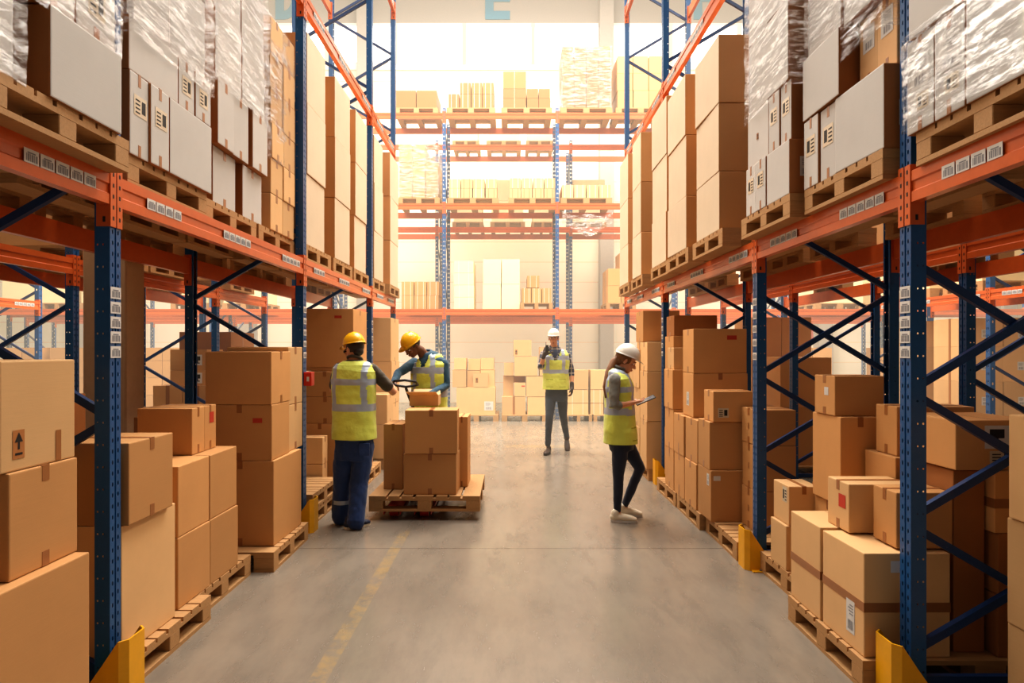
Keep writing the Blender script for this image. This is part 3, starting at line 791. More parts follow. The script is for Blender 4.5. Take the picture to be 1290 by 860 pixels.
rack('pallet_rack', 'blue and orange pallet rack lining the right side of the aisle', RX, 1, [2.85, 4.64, 7.52, 10.05], [2.26, 4.60, 6.86], 7.6, xbrace=True, ends=.5)
rack('pallet_rack', 'second row rack behind the left aisle rack, beyond the brown pillar', -3.85, -1, [2.89, 5.57, 8.28, 9.93], [2.26, 4.62], 5.4, detail=True, xbrace=None, labels=False, ends=.5)
rack('pallet_rack', 'second row rack close behind the right aisle rack', 3.32, 1, [2.85, 4.64, 7.52, 10.05], [2.26, 4.60], 5.4, detail=True, labels=False, ends=.5)
rack('pallet_rack', 'third row rack far to the right, across the next aisle', 6.4, 1, [3.0, 5.75, 8.5, 11.2], [2.26, 4.60], 5.6, detail=False, labels=True)
rack('pallet_rack', 'third row rack far to the left, across the next aisle', -7.9, -1, [5.2, 7.9, 10.6], [2.26, 4.60], 5.6, detail=False, labels=True)
# the cross racks at the far end run along x : turn by 90 degrees
def cross(label, yf, xs, levels, h, depth=1.05, z=0, labels=False):
    # local frame: rotate -90deg about z so local +y -> world +x, local +x -> world -y ; so body toward world +y is local -x
    return rack('pallet_rack', label, -yf, -1, xs, levels, h, depth, detail=False, labels=labels, rot=-PI/2, xbrace=None)
BY = 14.6
bxs = [-12.4, -9.68, -6.96, -4.24, -1.60, 1.0, 3.68, 6.38, 9.08, 11.78]
cross('blue and orange rack standing across the far end of the aisle', BY, bxs, [2.39, 4.82, 6.90], 7.15)
cross('pale rear rack right behind the rack across the far end', 16.4, [-12.6, -9.9, -7.2, -4.6, -1.98, 1.48, 4.2, 6.9, 9.6], [2.3, 4.62, 6.75], 7.0)

# yellow column guards
def guard(x, y, s, label):
    """x,y: post near aisle corner; s=+1 rack toward +x"""
    bm = bmesh.new(); t = .006; h = .29
    # chamfered U in plan, wings slope down toward the rack
    plan = [(.10, -.05), (-.07, -.05), (-.1, -.02), (-.1, PW+.02), (-.07, PW+.05), (.10, PW+.05)]
    hs = [.05, h, h, h, h, .05]
    pv = [(x+s*a, y+b) for a, b in plan]
    cx, cy = x+s*.05, y+PW/2
    def inn(p): 
        v = Vector((p[0]-cx, p[1]-cy)); v = v*(1-t*1.3/ max(v.length, .01)); return (cx+v.x, cy+v.y)
    for k in range(5):
        A, B = pv[k], pv[k+1]; a, b = inn(A), inn(B)
        vs = [bm.verts.new((q[0], q[1], zz)) for q, zz in ((A,0),(B,0),(B,hs[k+1]),(A,hs[k]),(a,0),(b,0),(b,hs[k+1]),(a,hs[k]))]
        for i in ((0,1,2,3),(7,6,5,4),(0,4,5,1),(1,5,6,2),(2,6,7,3),(3,7,4,0)): bm.faces.new([vs[j] for j in i])
    o = tag(obj('column_guard', bm, M['yellow']), label, 'column guard', 'yellow steel column guards')
    bm = bmesh.new()
    for yy in (-.09, PW+.05): bx(bm, *sorted((x-s*.06, x+s*.06)), y+yy, y+yy+.04, 0, .008)
    obj('foot_flange', bm, M['yellow'], o)
    bm = bmesh.new()
    for yy in (-.07, PW+.07):
        tube(bm, [(x, y+yy, .008), (x, y+yy, .018)], [.009, .009], 8, caps=False)
    obj('anchor_bolt', bm, M['steel'], o)
for x, y, s, w in ((LX, 2.89, -1, 'first left rack post, beside the brown boxes nearest the camera'), (LX, 5.57, -1, 'second left rack post, next to the blue trousered worker'),
                (RX, 2.85, 1, 'nearest right rack post, in the bottom right corner'), (RX, 4.64, 1, 'second right rack post, beside the bare pallet'),
                (RX, 7.52, 1, 'third right rack post, just behind the woman')):
    guard(x, y, s, 'yellow steel guard at the foot of the '+w)
# small red emergency box on second left post
e = tag(obj('alarm_box', (lambda b: (bx(b, -1.829, -1.76, 5.57, 5.66, 1.28, 1.4), b)[1])(bmesh.new()), M['redmetal'], bev=.004), 'small red box fixed to the second left rack post', 'alarm box')
bm = bmesh.new(); bx(bm, -1.80, -1.78, 5.566, 5.57, 1.32, 1.36); obj('button', bm, M['label'], e)

# ------------------------------------------------------------------ pallets
_pal = {}
def pal_parts(mat):
    if mat in _pal: return _pal[mat]
    w, l = .8, 1.2   # w along y, l along x
    bm = bmesh.new()
    ys = [0, .18, .3275, .475, .62]
    for a, wd in ((0,.125),(.14,.08),(.235,.08),(.3375,.125),(.485,.08),(.58,.08),(.675,.125)):
        bx(bm, 0, l, a, a+wd, .122, .144)
    for x in (0, .5275, 1.055): bx(bm, x, x+.145, 0, w, .1, .122)
    deck = mesh('deck', bm, M[mat])
    bm = bmesh.new(); bx(bm, -.0725, .0725, -.05, .05, .022, .1); block = mesh('block', bm, M[mat], bev=.003)
    bm = bmesh.new()
    for x in (0, .5275, 1.055): bx(bm, x, x+.145, 0, w, 0, .022)
    bot = mesh('bottom_boards', bm, M[mat])
    bm = bmesh.new()
    for x in (0, .5275, 1.055):
        bx(bm, x, x+.145, 0, .8, .1, .122)
        bx(bm, x, x+.145, 0, .8, 0, .022)
        for y in (0, .35, .7): bx(bm, x, x+.145, y, y+.1, .022, .1)
    for a in (0,.17,.33,.5,.66): bx(bm, 0, 1.2, a, a+.14, .122, .144)
    whole = mesh('pallet', bm, M[mat])
    _pal[mat] = (deck, block, bot, whole); return _pal[mat]
def pallet(x, y, z, label, rot=0, mat='wood', simple=False, group='wooden pallets', jit=True, sc=1):
    """x,y: low corner when unrotated (1.2 along x, .8 along y)"""
    deck, block, bot, whole = pal_parts(mat)
    r = rot + (Q(-.012, .012) if jit else 0)
    if simple:
        o = link('wooden_pallet', whole, None, (x, y, z), r); return tag(o, label, 'pallet', group)
    o = link('wooden_pallet', deck, None, (x, y, z), r); tag(o, label, 'pallet', group)
    for bx_ in (.0725, .6, 1.1275):
        for by in (.05, .4, .75):
            link('block', block, o, (bx_, by, 0))
    link('bottom_boards', bot, o)
    return o

# ------------------------------------------------------------------ boxes
def small_label(bm, face, a0, a1, b0, b1, x, off=.0012):
    """helper used by marks: paste quads on the plane"""
def add_mark(o, kind, side, dims, u=.5, v=.5, size=.1):
    """marks on the aisle face ('a': x plane toward aisle), near face ('n': y=0 plane). o local: box spans 0..dx,0..dy,0..dz"""
    dx, dy, dz, s = dims
    bm = bmesh.new(); e = .0015
    def rect(a0, a1, b0, b1, mi, lift=0):
        ee = e+lift
        if side == 'a':
            x = -ee if s > 0 else dx+ee
            pts = [(x, a0, b0), (x, a1, b0), (x, a1, b1), (x, a0, b1)]
        else:
            pts = [(a0, -ee, b0), (a1, -ee, b0), (a1, -ee, b1), (a0, -ee, b1)]
        quad(bm, pts, mi)
    W = dy if side == 'a' else dx
    cu, cv = W*u, dz*v
    if kind == 'tape':   # short vertical tab, size=(w,h)
        rect(cu-size[0]/2, cu+size[0]/2, cv-size[1]/2, cv+size[1]/2, 0); return obj('tape', bm, M['tape'], o, fix=False)
    if kind == 'label':
        w, h = size
        rect(cu-w/2, cu+w/2, cv-h/2, cv+h/2, 0)
        for k in range(7): rect(cu-w*.32+k*w*.095, cu-w*.32+k*w*.095+w*(.03+.03*(k%2)), cv-h*.4, cv-h*.12, 1, .0006)
        for k in range(4): rect(cu-w*.35, cu+w*(.1+.08*k if k<3 else .1), cv+h*(.06+.09*k), cv+h*(.09+.09*k), 1, .0006)
        return obj('label', bm, [M['label'], M['ink']], o, fix=False)
    if kind == 'blank':
        w, h = size; rect(cu-w/2, cu+w/2, cv-h/2, cv+h/2, 0); return obj('label', bm, [M['label']], o, fix=False)
    if kind == 'arrow':
        w, h = size
        rect(cu-w*.55, cu+w*.55, cv-h*.62, cv+h*.62, 1)
        rect(cu-w*.1, cu+w*.1, cv-h*.22, cv+h*.25, 0, .0006); rect(cu-w*.35, cu+w*.35, cv-h*.46, cv-h*.36, 0, .0006)
        for k in range(8):
            ww = w*.36*(1-k/8); rect(cu-ww, cu+ww, cv+h*(.1+.05*k), cv+h*(.15+.05*k), 0, .0008)
        return obj('arrow_mark', bm, [M['black'], M['card_dark']], o, fix=False)
    if kind == 'red':
        w, h = size; rect(cu-w/2, cu+w/2, cv-h/2, cv+h/2, 0)
        return obj('sticker', bm, M['redink'], o, fix=False)
    if kind == 'cup':    # fragile style pictogram
        w, h = size
        rect(cu-w/2, cu+w/2, cv-h/2, cv+h/2, 1)
        rect(cu-w*.3, cu+w*.3, cv-h*.05, cv+h*.34, 0, .0006); rect(cu-w*.06, cu+w*.06, cv-h*.25, cv, 0, .0006); rect(cu-w*.24, cu+w*.24, cv-h*.34, cv-h*.25, 0, .0006)
        return obj('symbol_mark', bm, [M['black'], M['label']], o, fix=False)
    if kind == 'print':  # dark printed block on tan sticker
        w, h = size
        rect(cu-w/2, cu+w/2, cv-h/2, cv+h/2, 0)
        for k in range(4): rect(cu-w*.4, cu-w*.05, cv-h*.38+k*h*.2, cv-h*.3+k*h*.2, 1, .0006)
        rect(cu+w*.08, cu+w*.38, cv-h*.3, cv+h*.32, 1, .0006)
        return obj('printed_label', bm, [M['tape_clear'], M['black']], o, fix=False)
BOXN = [0]; SB = []
STUFF = set([4, 19, 26, 27, 28, 29, 38, 39, 41, 49, 51, 76, 80, 84, 88, 92, 104, 106, 120, 124, 128, 132, 136, 154, 155, 158, 175, 176, 182, 186, 187, 188, 189, 190, 191, 192, 193, 195, 199, 200, 201, 202, 203, 204, 206, 207, 209, 210, 213, 214, 215, 216, 217, 218, 219, 220, 222, 223, 225, 226, 227, 228, 229, 230, 231, 232, 234, 235, 236, 237, 238, 239, 240, 241, 242, 243, 244, 246, 247, 248, 249, 250, 252, 253, 254, 255, 256, 257, 258, 259, 260, 261, 262, 263, 264, 265, 266, 267, 268, 269, 270, 274, 278, 279, 282, 283, 284, 285, 295, 296, 297, 298, 299, 300, 301, 323, 339, 341, 343, 346, 347, 348, 349, 377, 379, 380, 382, 385, 386, 393, 395, 396, 397, 398, 399, 401, 402, 403, 404, 405, 407, 408, 409, 410, 411, 412, 413, 416, 417, 418, 419, 420, 421, 423, 424, 425, 427, 429, 431, 432, 433, 434, 435, 436, 437, 438, 439, 440, 441, 442, 443, 444, 445, 446, 448, 449, 450, 451, 452, 453, 454, 455, 456, 457, 458, 459, 460, 461, 462, 463, 476, 481, 482, 485, 488, 495])  # box numbers that show least: joined into one object
def box(x0, x1, y0, y1, z0, z1, label, mat='card', tape='x', marks=(), rot=None, simple=False, group=None, band=False):
    if x0 > x1: x0, x1 = x1, x0
    dx, dy, dz = x1-x0, y1-y0, z1-z0
    s = 1 if (x0+x1) > 0 else -1
    bm = bmesh.new()
    vs, fs = bx(bm, 0, dx, 0, dy, .001, dz-.001)
    bev = min(.006, dx*.05, dy*.05, dz*.05)
    if not simple:
        # flap slit on top (a shallow groove)
        bmesh.ops.bevel(bm, geom=list(bm.edges), offset=bev, segments=2, affect='EDGES', profile=.6)
        if dx > .12 and dy > .12:
            if tape == 'x': bx(bm, bev, dx-bev, dy/2-.0015, dy/2+.0015, dz-.003, dz-.0004, 1)
            else: bx(bm, dx/2-.0015, dx/2+.0015, bev, dy-bev, dz-.003, dz-.0004, 1)
    else:
        tw = min(.05, dy*.14, dx*.14)
        e = .002
        if tape == 'x': bx(bm, -e, dx+e, dy/2-tw/2, dy/2+tw/2, -0.0, dz+e, 1)
        elif tape == 'y': bx(bm, dx/2-tw/2, dx/2+tw/2, -e, dy+e, 0.0, dz+e, 1)
        elif tape == 'strap':
            for f in (.25, .75):
                bx(bm, dx*f-.0045, dx*f+.0045, -e, dy+e, 0, dz+e, 1)
    r = Q(-.012, .012) if rot is None else rot
    if simple: r = Q(-.02, .02) if rot is None else rot
    c = Vector((x0+dx/2, y0+dy/2, 0)); off = Matrix.Rotation(r, 3, 'Z') @ Vector((dx/2, dy/2, 0))
    BOXN[0] += 1
    if BOXN[0] in STUFF:
        SB.append((bm, Matrix.Translation((c.x-off.x, c.y-off.y, z0)) @ Matrix.Rotation(r, 4, 'Z'), mat)); return None
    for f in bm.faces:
        if mat in ('card_pale', 'card_two') and f.material_index == 0 and abs(f.normal.x) < .5: f.material_index = 2  # other faces stay brown; only aisle faces carry the painted light
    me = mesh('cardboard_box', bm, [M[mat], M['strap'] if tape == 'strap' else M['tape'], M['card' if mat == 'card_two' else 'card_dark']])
    o = link('cardboard_box', me, None, (c.x-off.x, c.y-off.y, z0), r)
    tag(o, label, 'box', group or 'cardboard boxes stacked on pallets'); o['n'] = BOXN[0]
    if not simple and tape in ('x', 'y'):
        bm = bmesh.new(); tw = min(.038, .14*min(dx, dy)); e = .0012; tb = min(.06, dz*.2)
        if tape == 'x':
            bx(bm, -e, dx+e, dy/2-tw/2, dy/2+tw/2, dz-.001, dz+e)
            for xx in (-e, dx):
                bx(bm, xx, xx+e, dy/2-tw/2, dy/2+tw/2, dz-tb, dz-.001)
            xx = -e if s > 0 else dx
            b2 = bmesh.new(); bx(b2, xx, xx+e, dy/2-tw/2, dy/2+tw/2, .002, tb); obj('tape', b2, M['tape'], o)
        else:
            bx(bm, dx/2-tw/2, dx/2+tw/2, -e, dy+e, dz-.001, dz+e)
            for yy in (-e, dy):
                bx(bm, dx/2-tw/2, dx/2+tw/2, yy, yy+e, dz-tb, dz-.001)
            b2 = bmesh.new(); bx(b2, dx/2-tw/2, dx/2+tw/2, -e, 0, .002, tb); obj('tape', b2, M['tape'], o)
        obj('tape', bm, M['tape'], o)
    if band:
        bm = bmesh.new(); e = .0014; zb = dz*.48; h = .045
        bx(bm, -e, 0, 0, dy, zb-h/2, zb+h/2); bx(bm, dx, dx+e, 0, dy, zb-h/2, zb+h/2)
        bx(bm, -e, dx+e, -e, 0, zb-h/2, zb+h/2); bx(bm, -e, dx+e, dy, dy+e, zb-h/2, zb+h/2)
        obj('tape_band', bm, M['tape'], o)
    for mk in marks: add_mark(o, mk[0], mk[1], (dx, dy, dz, s), *mk[2:])
    return o
TIER = {1: ['only'], 2: ['bottom','top'], 3: ['bottom','middle','top'], 4: ['bottom','second','third','top'], 5: ['bottom','second','third','fourth','top'], 6: ['bottom','second','third','fourth','fifth','top']}
ROWW = {1: [''], 2: ['near','far'], 3: ['near','middle','far'], 4: ['nearest','second','third','farthest'], 5: ['nearest','second','third','fourth','farthest']}
def mklabel(look, tier, col, where):
    mid = ' '.join((tier+' '+col).split())
    return '%s, %s, %s' % (look, mid, where) if mid else '%s, %s' % (look, where)
def side_stack(s, l0, l1, ys, zs, where, look='brown box', **k):
    """one column per (ya,yb), tiers from zs"""
    n = len(ys); m = len(zs)-1
    for i, (a, b) in enumerate(ys):
        for j in range(m):
            col = '' if n == 1 else ' %s column' % ROWW[n][i]
            j0 = Q(-.008, .008)
            tier = '' if m == 1 else '%s tier,' % TIER[m][j]
            box(s*(l0+j0), s*(l1+j0), a, b, zs[j], zs[j+1], mklabel(look, tier.rstrip(','), col, where), **k)
def film(x0, x1, y0, y1, z0, z1, label, top=True):
    if x0 > x1: x0, x1 = x1, x0
    x0 -= .012; x1 += .012; y0 -= .012; y1 += .012
    bm = bmesh.new(); pts = []
    n = 14
    def edge(a, b): return [(a[0]+(b[0]-a[0])*i/n, a[1]+(b[1]-a[1])*i/n) for i in range(n)]
    loop = edge((x0,y0),(x1,y0))+edge((x1,y0),(x1,y1))+edge((x1,y1),(x0,y1))+edge((x0,y1),(x0,y0))
    nz = max(6, int((z1-z0)/.06)); rows = []
    for j in range(nz+1):
        z = z0+(z1-z0)*j/nz; row = []
        for (x, y) in loop:
            d = noise.noise(Vector((x*3, y*3, z*9)))*.012
            v = Vector((x-(x0+x1)/2, y-(y0+y1)/2)).normalized()
            row.append(bm.verts.new((x+v.x*d, y+v.y*d, z+noise.noise(Vector((x*2+9, y*2, 1)))*.02*(j in (0,nz)))))
        rows.append(row)
    m = len(loop)
    for a, b in zip(rows, rows[1:]):
        for i in range(m): bm.faces.new((a[i], a[(i+1)%m], b[(i+1)%m], b[i]))
    o = obj('stretch_film', bm, M['film'], smooth=True)
    return tag(o, label, 'stretch film', 'clear stretch film around pallet loads')
# ------------------------------------------------------------------ loads
G_L = 'cardboard boxes on the left floor pallets'; G_R = 'cardboard boxes on the right floor pallets'
G_UL = 'loads on the left upper shelf'; G_UR = 'loads on the right upper shelf'
S = -1
# --- left floor : nearest stack
k = dict(group=G_L)
pallet(-2.95, 1.85, 0, 'wooden pallet under the big box stack at the bottom left corner')
box(-1.75, -2.9, 1.75, 2.63, .144, .765, 'huge cardboard box filling the bottom left corner under two others', mat='card', tape='y', **k)
box(-1.80, -2.5, 2.27, 2.63, .765, 1.155, 'middle cardboard box of the nearest left stack, below the arrow marked one', mat='card', tape='x', **k)
box(-1.81, -2.5, 2.25, 2.63, 1.155, 1.56, 'topmost cardboard box at far left, black up arrow on its side', mat='card_light', marks=[('arrow','a',.22,.24,(.05,.085)), ('tape','a',.75,.16,(.03,.12))], tape='y', **k)
box(-2.0, -2.6, 1.7, 2.2, .765, 1.2, 'cardboard box cut by the left photo edge, behind the corner stack', **k)
# left S2
pallet(-2.99, 2.975, 0, 'wooden pallet behind the first left post, box edges overhanging its planks')
box(-1.84, -2.7, 3.0, 3.47, .144, .765, 'large plain cardboard box on the floor pallet right behind the first left post', mat='card_light', tape='y', **k)
box(-1.81, -2.24, 3.0, 3.39, .765, 1.158, 'taped cardboard box on the large box just behind the first left post', mat='card', tape='x', **k)
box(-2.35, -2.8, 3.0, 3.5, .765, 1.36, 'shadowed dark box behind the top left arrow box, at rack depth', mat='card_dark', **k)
# left S3
pallet(-3.06, 3.72, 0, 'wooden pallet under four stacked boxes between the first two left posts')
side_stack(S, 1.87, 2.5, [(3.55, 3.92), (3.93, 4.32)], [.144, .545, .945], 'the four box block between the first two left posts', tape='none', **k)
box(-1.98, -2.32, 3.93, 4.09, .945, 1.235, 'narrow dark sided cardboard box, nearer of the pair on the four box block', **k)
box(-1.985, -2.3, 4.10, 4.26, .945, 1.235, 'narrow cardboard box with red sticker, farther of the pair on four box block', marks=[('red','a',.6,.72,(.06,.07))], **k)
# left S4 tower
pallet(-2.91, 4.545, 0, 'wooden pallet under the tall three box tower before the second left post')
box(-1.76, -2.26, 4.70, 5.30, .144, .775, 'bottom box of the tall three box tower before the second left post', tape='y', **k)
box(-1.78, -2.26, 4.70, 5.08, .775, 1.19, 'middle box of the tall three box tower before the second left post, faint red print', tape='y', marks=[('red','n',.78,.72,(.07,.035)),], **k)
box(-1.78, -2.27, 4.70, 5.10, 1.19, 1.585, 'top box of the tall three box tower before the second left post', tape='x', mat='card', **k)
box(-1.80, -2.3, 5.12, 5.45, .775, 1.15, 'pale sided cardboard box tucked beyond the tall tower, middle of its column', mat='card_light', **k)
box(-1.80, -2.3, 5.12, 5.45, 1.15, 1.62, 'cardboard box tucked beyond the tall tower, topmost of its column', mat='card_light', **k)
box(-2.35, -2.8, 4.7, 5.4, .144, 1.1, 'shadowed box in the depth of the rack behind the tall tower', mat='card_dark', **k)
# left bay 2 (behind the worker)
for i, zz in enumerate((0, .145)):
    pallet(-3.0, 5.74, zz, 'empty wooden pallet, %s of the two behind the blue trousered worker' % ('lower','upper')[i])
pallet(-2.95, 6.6, 0, 'wooden pallet holding the brown boxes behind the yellow helmeted workers')
side_stack(S, 1.96, 2.2, [(6.58, 6.75)], [.145, .41, .69], 'the little pair low down beside the second left post', look='small pale cardboard box', mat='card_light', **k)
box(-1.75, -2.4, 6.86, 7.36, .145, .80, 'large cardboard box on the pallet directly behind the back turned worker', tape='y', **k)
side_stack(S, 1.80, 2.25, [(6.86, 7.3)], [.80, 1.09, 1.36], 'the pair on the large box behind the back turned worker', tape='y', **k)
box(-1.75, -2.35, 7.0, 7.65, 1.40, 2.05, 'big cardboard box high behind the yellow helmet of the back turned worker', tape='x', marks=[('red','n',.72,.86,(.08,.03))], **k)
box(-1.78, -2.33, 7.0, 7.6, 1.362, 1.40, 'thin flat cardboard carton squeezed under the high box behind the worker', simple=True, **k)
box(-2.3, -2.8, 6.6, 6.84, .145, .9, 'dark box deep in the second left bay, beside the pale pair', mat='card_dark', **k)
pallet(-2.9, 7.46, 0, 'wooden pallet at the third left post with bare planks showing')
side_stack(S, 1.8, 2.5, [(7.72, 8.2)], [.144, .7, 1.2], 'the column just before the third left post', **k)
pallet(-2.85, 8.45, 0, 'wooden pallet beyond the third left post, under the pale sided tower')
side_stack(S, 1.7, 2.3, [(8.95, 9.55)], [.144, .83, 1.43, 2.05], 'the pale sided tower between the two yellow helmets', mat='card_light', **k)
side_stack(S, 1.66, 2.2, [(8.45, 8.9)], [.144, .6, 1.0], 'the low pair before the pale sided tower', mat='card_light', **k)

# --- left upper shelf
Z1 = 2.40; ZB = Z1+.144
def up_pallet(s, y, lat, where, depth=1.2):
    x = (-lat-1.2) if s < 0 else lat
    pallet(x, y, Z1, 'wooden pallet on the %s upper shelf %s' % ('left' if s < 0 else 'right', where), group='pallets on the first shelf level')
k = dict(group=G_UL)
up_pallet(-1, 1.22, 1.76, 'at the left photo edge, under wrapped boxes')
up_pallet(-1, 2.02, 1.75, 'just before the first left post, under the big pale box') if False else None
pallet(-2.93, 2.07, Z1, 'wooden pallet just before the first left post, under the big pale box', sc=1)
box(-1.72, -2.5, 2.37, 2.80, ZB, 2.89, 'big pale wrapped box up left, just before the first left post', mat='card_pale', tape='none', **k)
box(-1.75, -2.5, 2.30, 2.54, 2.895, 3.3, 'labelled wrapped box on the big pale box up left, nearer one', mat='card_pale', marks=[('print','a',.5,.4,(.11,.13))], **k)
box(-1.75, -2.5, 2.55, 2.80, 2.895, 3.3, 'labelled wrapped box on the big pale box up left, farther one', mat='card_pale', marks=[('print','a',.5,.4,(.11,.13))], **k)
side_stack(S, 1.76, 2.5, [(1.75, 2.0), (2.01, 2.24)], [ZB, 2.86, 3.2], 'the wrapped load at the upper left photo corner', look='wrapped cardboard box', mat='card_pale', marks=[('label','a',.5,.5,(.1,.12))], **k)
film(-1.74, -2.55, 1.73, 2.25, 2.55, 3.24, 'glossy stretch film round the load at the upper left photo corner')
film(-1.74, -2.55, 2.29, 2.81, 2.88, 3.34, 'glossy stretch film over the two labelled boxes above the big pale box')
# L-A
up_pallet(-1, 3.05, 1.85, 'right beyond the first left post, under printed boxes')
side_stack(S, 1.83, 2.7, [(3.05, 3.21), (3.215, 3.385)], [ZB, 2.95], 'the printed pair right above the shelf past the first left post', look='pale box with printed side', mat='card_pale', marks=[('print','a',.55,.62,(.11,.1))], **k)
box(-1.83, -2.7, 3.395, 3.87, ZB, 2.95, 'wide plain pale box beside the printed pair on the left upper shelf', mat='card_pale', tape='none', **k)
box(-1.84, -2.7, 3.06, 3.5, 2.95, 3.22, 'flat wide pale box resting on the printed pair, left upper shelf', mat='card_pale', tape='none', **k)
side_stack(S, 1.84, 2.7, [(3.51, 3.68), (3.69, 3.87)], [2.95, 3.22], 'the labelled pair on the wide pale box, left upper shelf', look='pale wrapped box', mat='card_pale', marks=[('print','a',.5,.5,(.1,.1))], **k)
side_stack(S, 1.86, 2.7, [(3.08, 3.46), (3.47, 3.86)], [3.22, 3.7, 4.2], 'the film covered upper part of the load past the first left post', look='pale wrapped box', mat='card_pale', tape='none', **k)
film(-1.83, -2.72, 3.06, 3.87, 3.12, 4.22, 'shining stretch film round the tall load past the first left post')
# L-B
up_pallet(-1, 3.93, 1.9, 'second beyond the first left post')
side_stack(S, 1.92, 2.75, [(4.08, 4.42), (4.52, 4.86)], [ZB, 2.92], 'the lowest row of the second load past the first left post', look='pale cardboard box', mat='card_pale', tape='x', **k)
side_stack(S, 1.88, 2.75, [(4.05, 4.29), (4.30, 4.55), (4.60, 4.87)], [2.92, 3.34], 'the second row of the second load past the first left post', look='tall pale box', mat='card_pale', tape='x', **k)
side_stack(S, 1.9, 2.75, [(4.06, 4.45), (4.46, 4.85)], [3.34, 3.8, 4.3], 'the film covered top of the second load past the first left post', look='pale wrapped box', mat='card_pale', tape='none', **k)
film(-1.88, -2.77, 4.04, 4.86, 3.30, 4.32, 'bright stretch film round the top of the second load past the first left post')
# L-C
up_pallet(-1, 4.75, 1.9, 'third beyond the first left post, directly before the second post')
side_stack(S, 1.89, 2.8, [(4.98, 5.24), (5.25, 5.51)], [ZB, 2.83, 3.11, 3.385, 3.665, 3.94, 4.22], 'the six layer load before the second left post', look='low cardboard box', mat='card_light', **k)
film(-1.9, -2.82, 4.97, 5.51, 3.1, 4.24, 'stretch film round the six layer load before the second left post')
# L-D..H tall plain
for i, (a, b, l, zt, w) in enumerate(((5.70, 6.25, 1.84, 4.45, 'right behind the second left post'), (6.56, 7.16, 1.83, 4.42, 'second tower past the second left post'), (7.4, 7.98, 1.83, 4.40, 'third tower past the second left post'),
                         (8.42, 9.0, 1.83, 4.45, 'just behind the third left post'), (9.2, 9.86, 1.76, 4.46, 'last tower at the far end of the left shelf'))):
    h = (zt-ZB)/3
    side_stack(S, l, l+.62, [(a, b)], [ZB, ZB+h, ZB+2*h, zt], 'the plain tower on the upper shelf, '+w, look='tall brown box', mat='card_two', tape='none' , **k)
    up_pallet(-1, a-.06, l, 'under the plain tower '+w)
    box(-(l+.66), -(l+1.15), a, b, ZB, zt-.5, 'deeper tall carton hidden half behind the plain tower, '+w, mat='card', tape='none', simple=True, **k)

# --- right upper shelf
k = dict(group=G_UR)
pallet(1.76, 1.98, Z1, 'wooden pallet at the right photo edge, just before the first right post')
for a, b in ((2.64, 2.82), (2.46, 2.635)):
    box(1.755, 2.5, a, b, ZB, 2.95, 'narrow pale box with bright label, %s one before the first right post' % ('farther' if a > 2.5 else 'nearer'), mat='card_pale', marks=[('label','a',.5,.62,(.12,.14)), ('print','a',.4,.3,(.08,.07))], tape='x', **k)
box(1.755, 2.6, 1.95, 2.455, ZB, 2.95, 'large pale box with faint ring mark at the right photo edge, upper shelf', mat='card_pale', tape='none', **k)
box(1.75, 2.6, 1.98, 2.80, 2.955, 3.5, 'long pale box above the labelled narrow ones, upper right photo corner', mat='card_pale', tape='none', **k)
film(1.75, 2.61, 1.96, 2.82, 2.56, 2.98, 'thin stretch film round the boxes before the first right post')
# R-A
up_pallet(1, 2.98, 1.74, 'right beyond the first right post')
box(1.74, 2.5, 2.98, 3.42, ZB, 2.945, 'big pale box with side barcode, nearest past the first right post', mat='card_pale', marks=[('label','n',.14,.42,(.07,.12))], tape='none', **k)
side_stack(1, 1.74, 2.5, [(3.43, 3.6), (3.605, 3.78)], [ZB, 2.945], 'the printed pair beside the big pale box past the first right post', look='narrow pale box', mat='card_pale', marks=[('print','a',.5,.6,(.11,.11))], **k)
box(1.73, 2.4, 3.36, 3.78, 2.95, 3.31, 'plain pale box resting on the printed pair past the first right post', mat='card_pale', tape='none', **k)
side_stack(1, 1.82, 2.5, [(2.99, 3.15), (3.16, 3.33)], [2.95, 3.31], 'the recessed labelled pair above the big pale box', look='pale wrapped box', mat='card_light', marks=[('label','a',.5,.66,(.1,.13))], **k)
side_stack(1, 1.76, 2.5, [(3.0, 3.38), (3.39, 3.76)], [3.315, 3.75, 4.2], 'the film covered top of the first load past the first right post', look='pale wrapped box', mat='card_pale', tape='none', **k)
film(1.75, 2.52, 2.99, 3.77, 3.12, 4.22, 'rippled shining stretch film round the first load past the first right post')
# R-B
up_pallet(1, 3.84, 1.68, 'second beyond the first right post')
box(1.68, 2.4, 3.85, 4.19, ZB, 2.88, 'pale box with a side barcode on the second load past the first right post', mat='card_pale', marks=[('label','n',.14,.5,(.07,.12))], tape='none', **k)
side_stack(1, 1.68, 2.4, [(4.20, 4.37), (4.375, 4.55)], [ZB, 2.88], 'the printed pair low on the second load past the first right post', look='narrow pale box', mat='card_pale', marks=[('print','a',.5,.6,(.1,.1))], **k)
side_stack(1, 1.69, 2.4, [(3.86, 4.01), (4.02, 4.18)], [2.88, 3.25], 'the upper printed pair of the second load past the first right post', look='narrow pale box', mat='card_pale', marks=[('print','a',.5,.6,(.1,.1))], **k)
box(1.69, 2.4, 4.19, 4.55, 2.88, 3.25, 'wide pale box with a dot mark, second layer of the second right load', mat='card_pale', tape='none', marks=[('arrow','a',.5,.5,(.03,.035))], **k)
side_stack(1, 1.69, 2.4, [(3.87, 4.2), (4.21, 4.55)], [3.25, 3.75, 4.3], 'the film covered top of the second load past the first right post', look='pale wrapped box', mat='card_pale', tape='none', **k)
film(1.68, 2.42, 3.86, 4.55, 3.2, 4.32, 'sparkling stretch film round the top of the second load past the first right post')
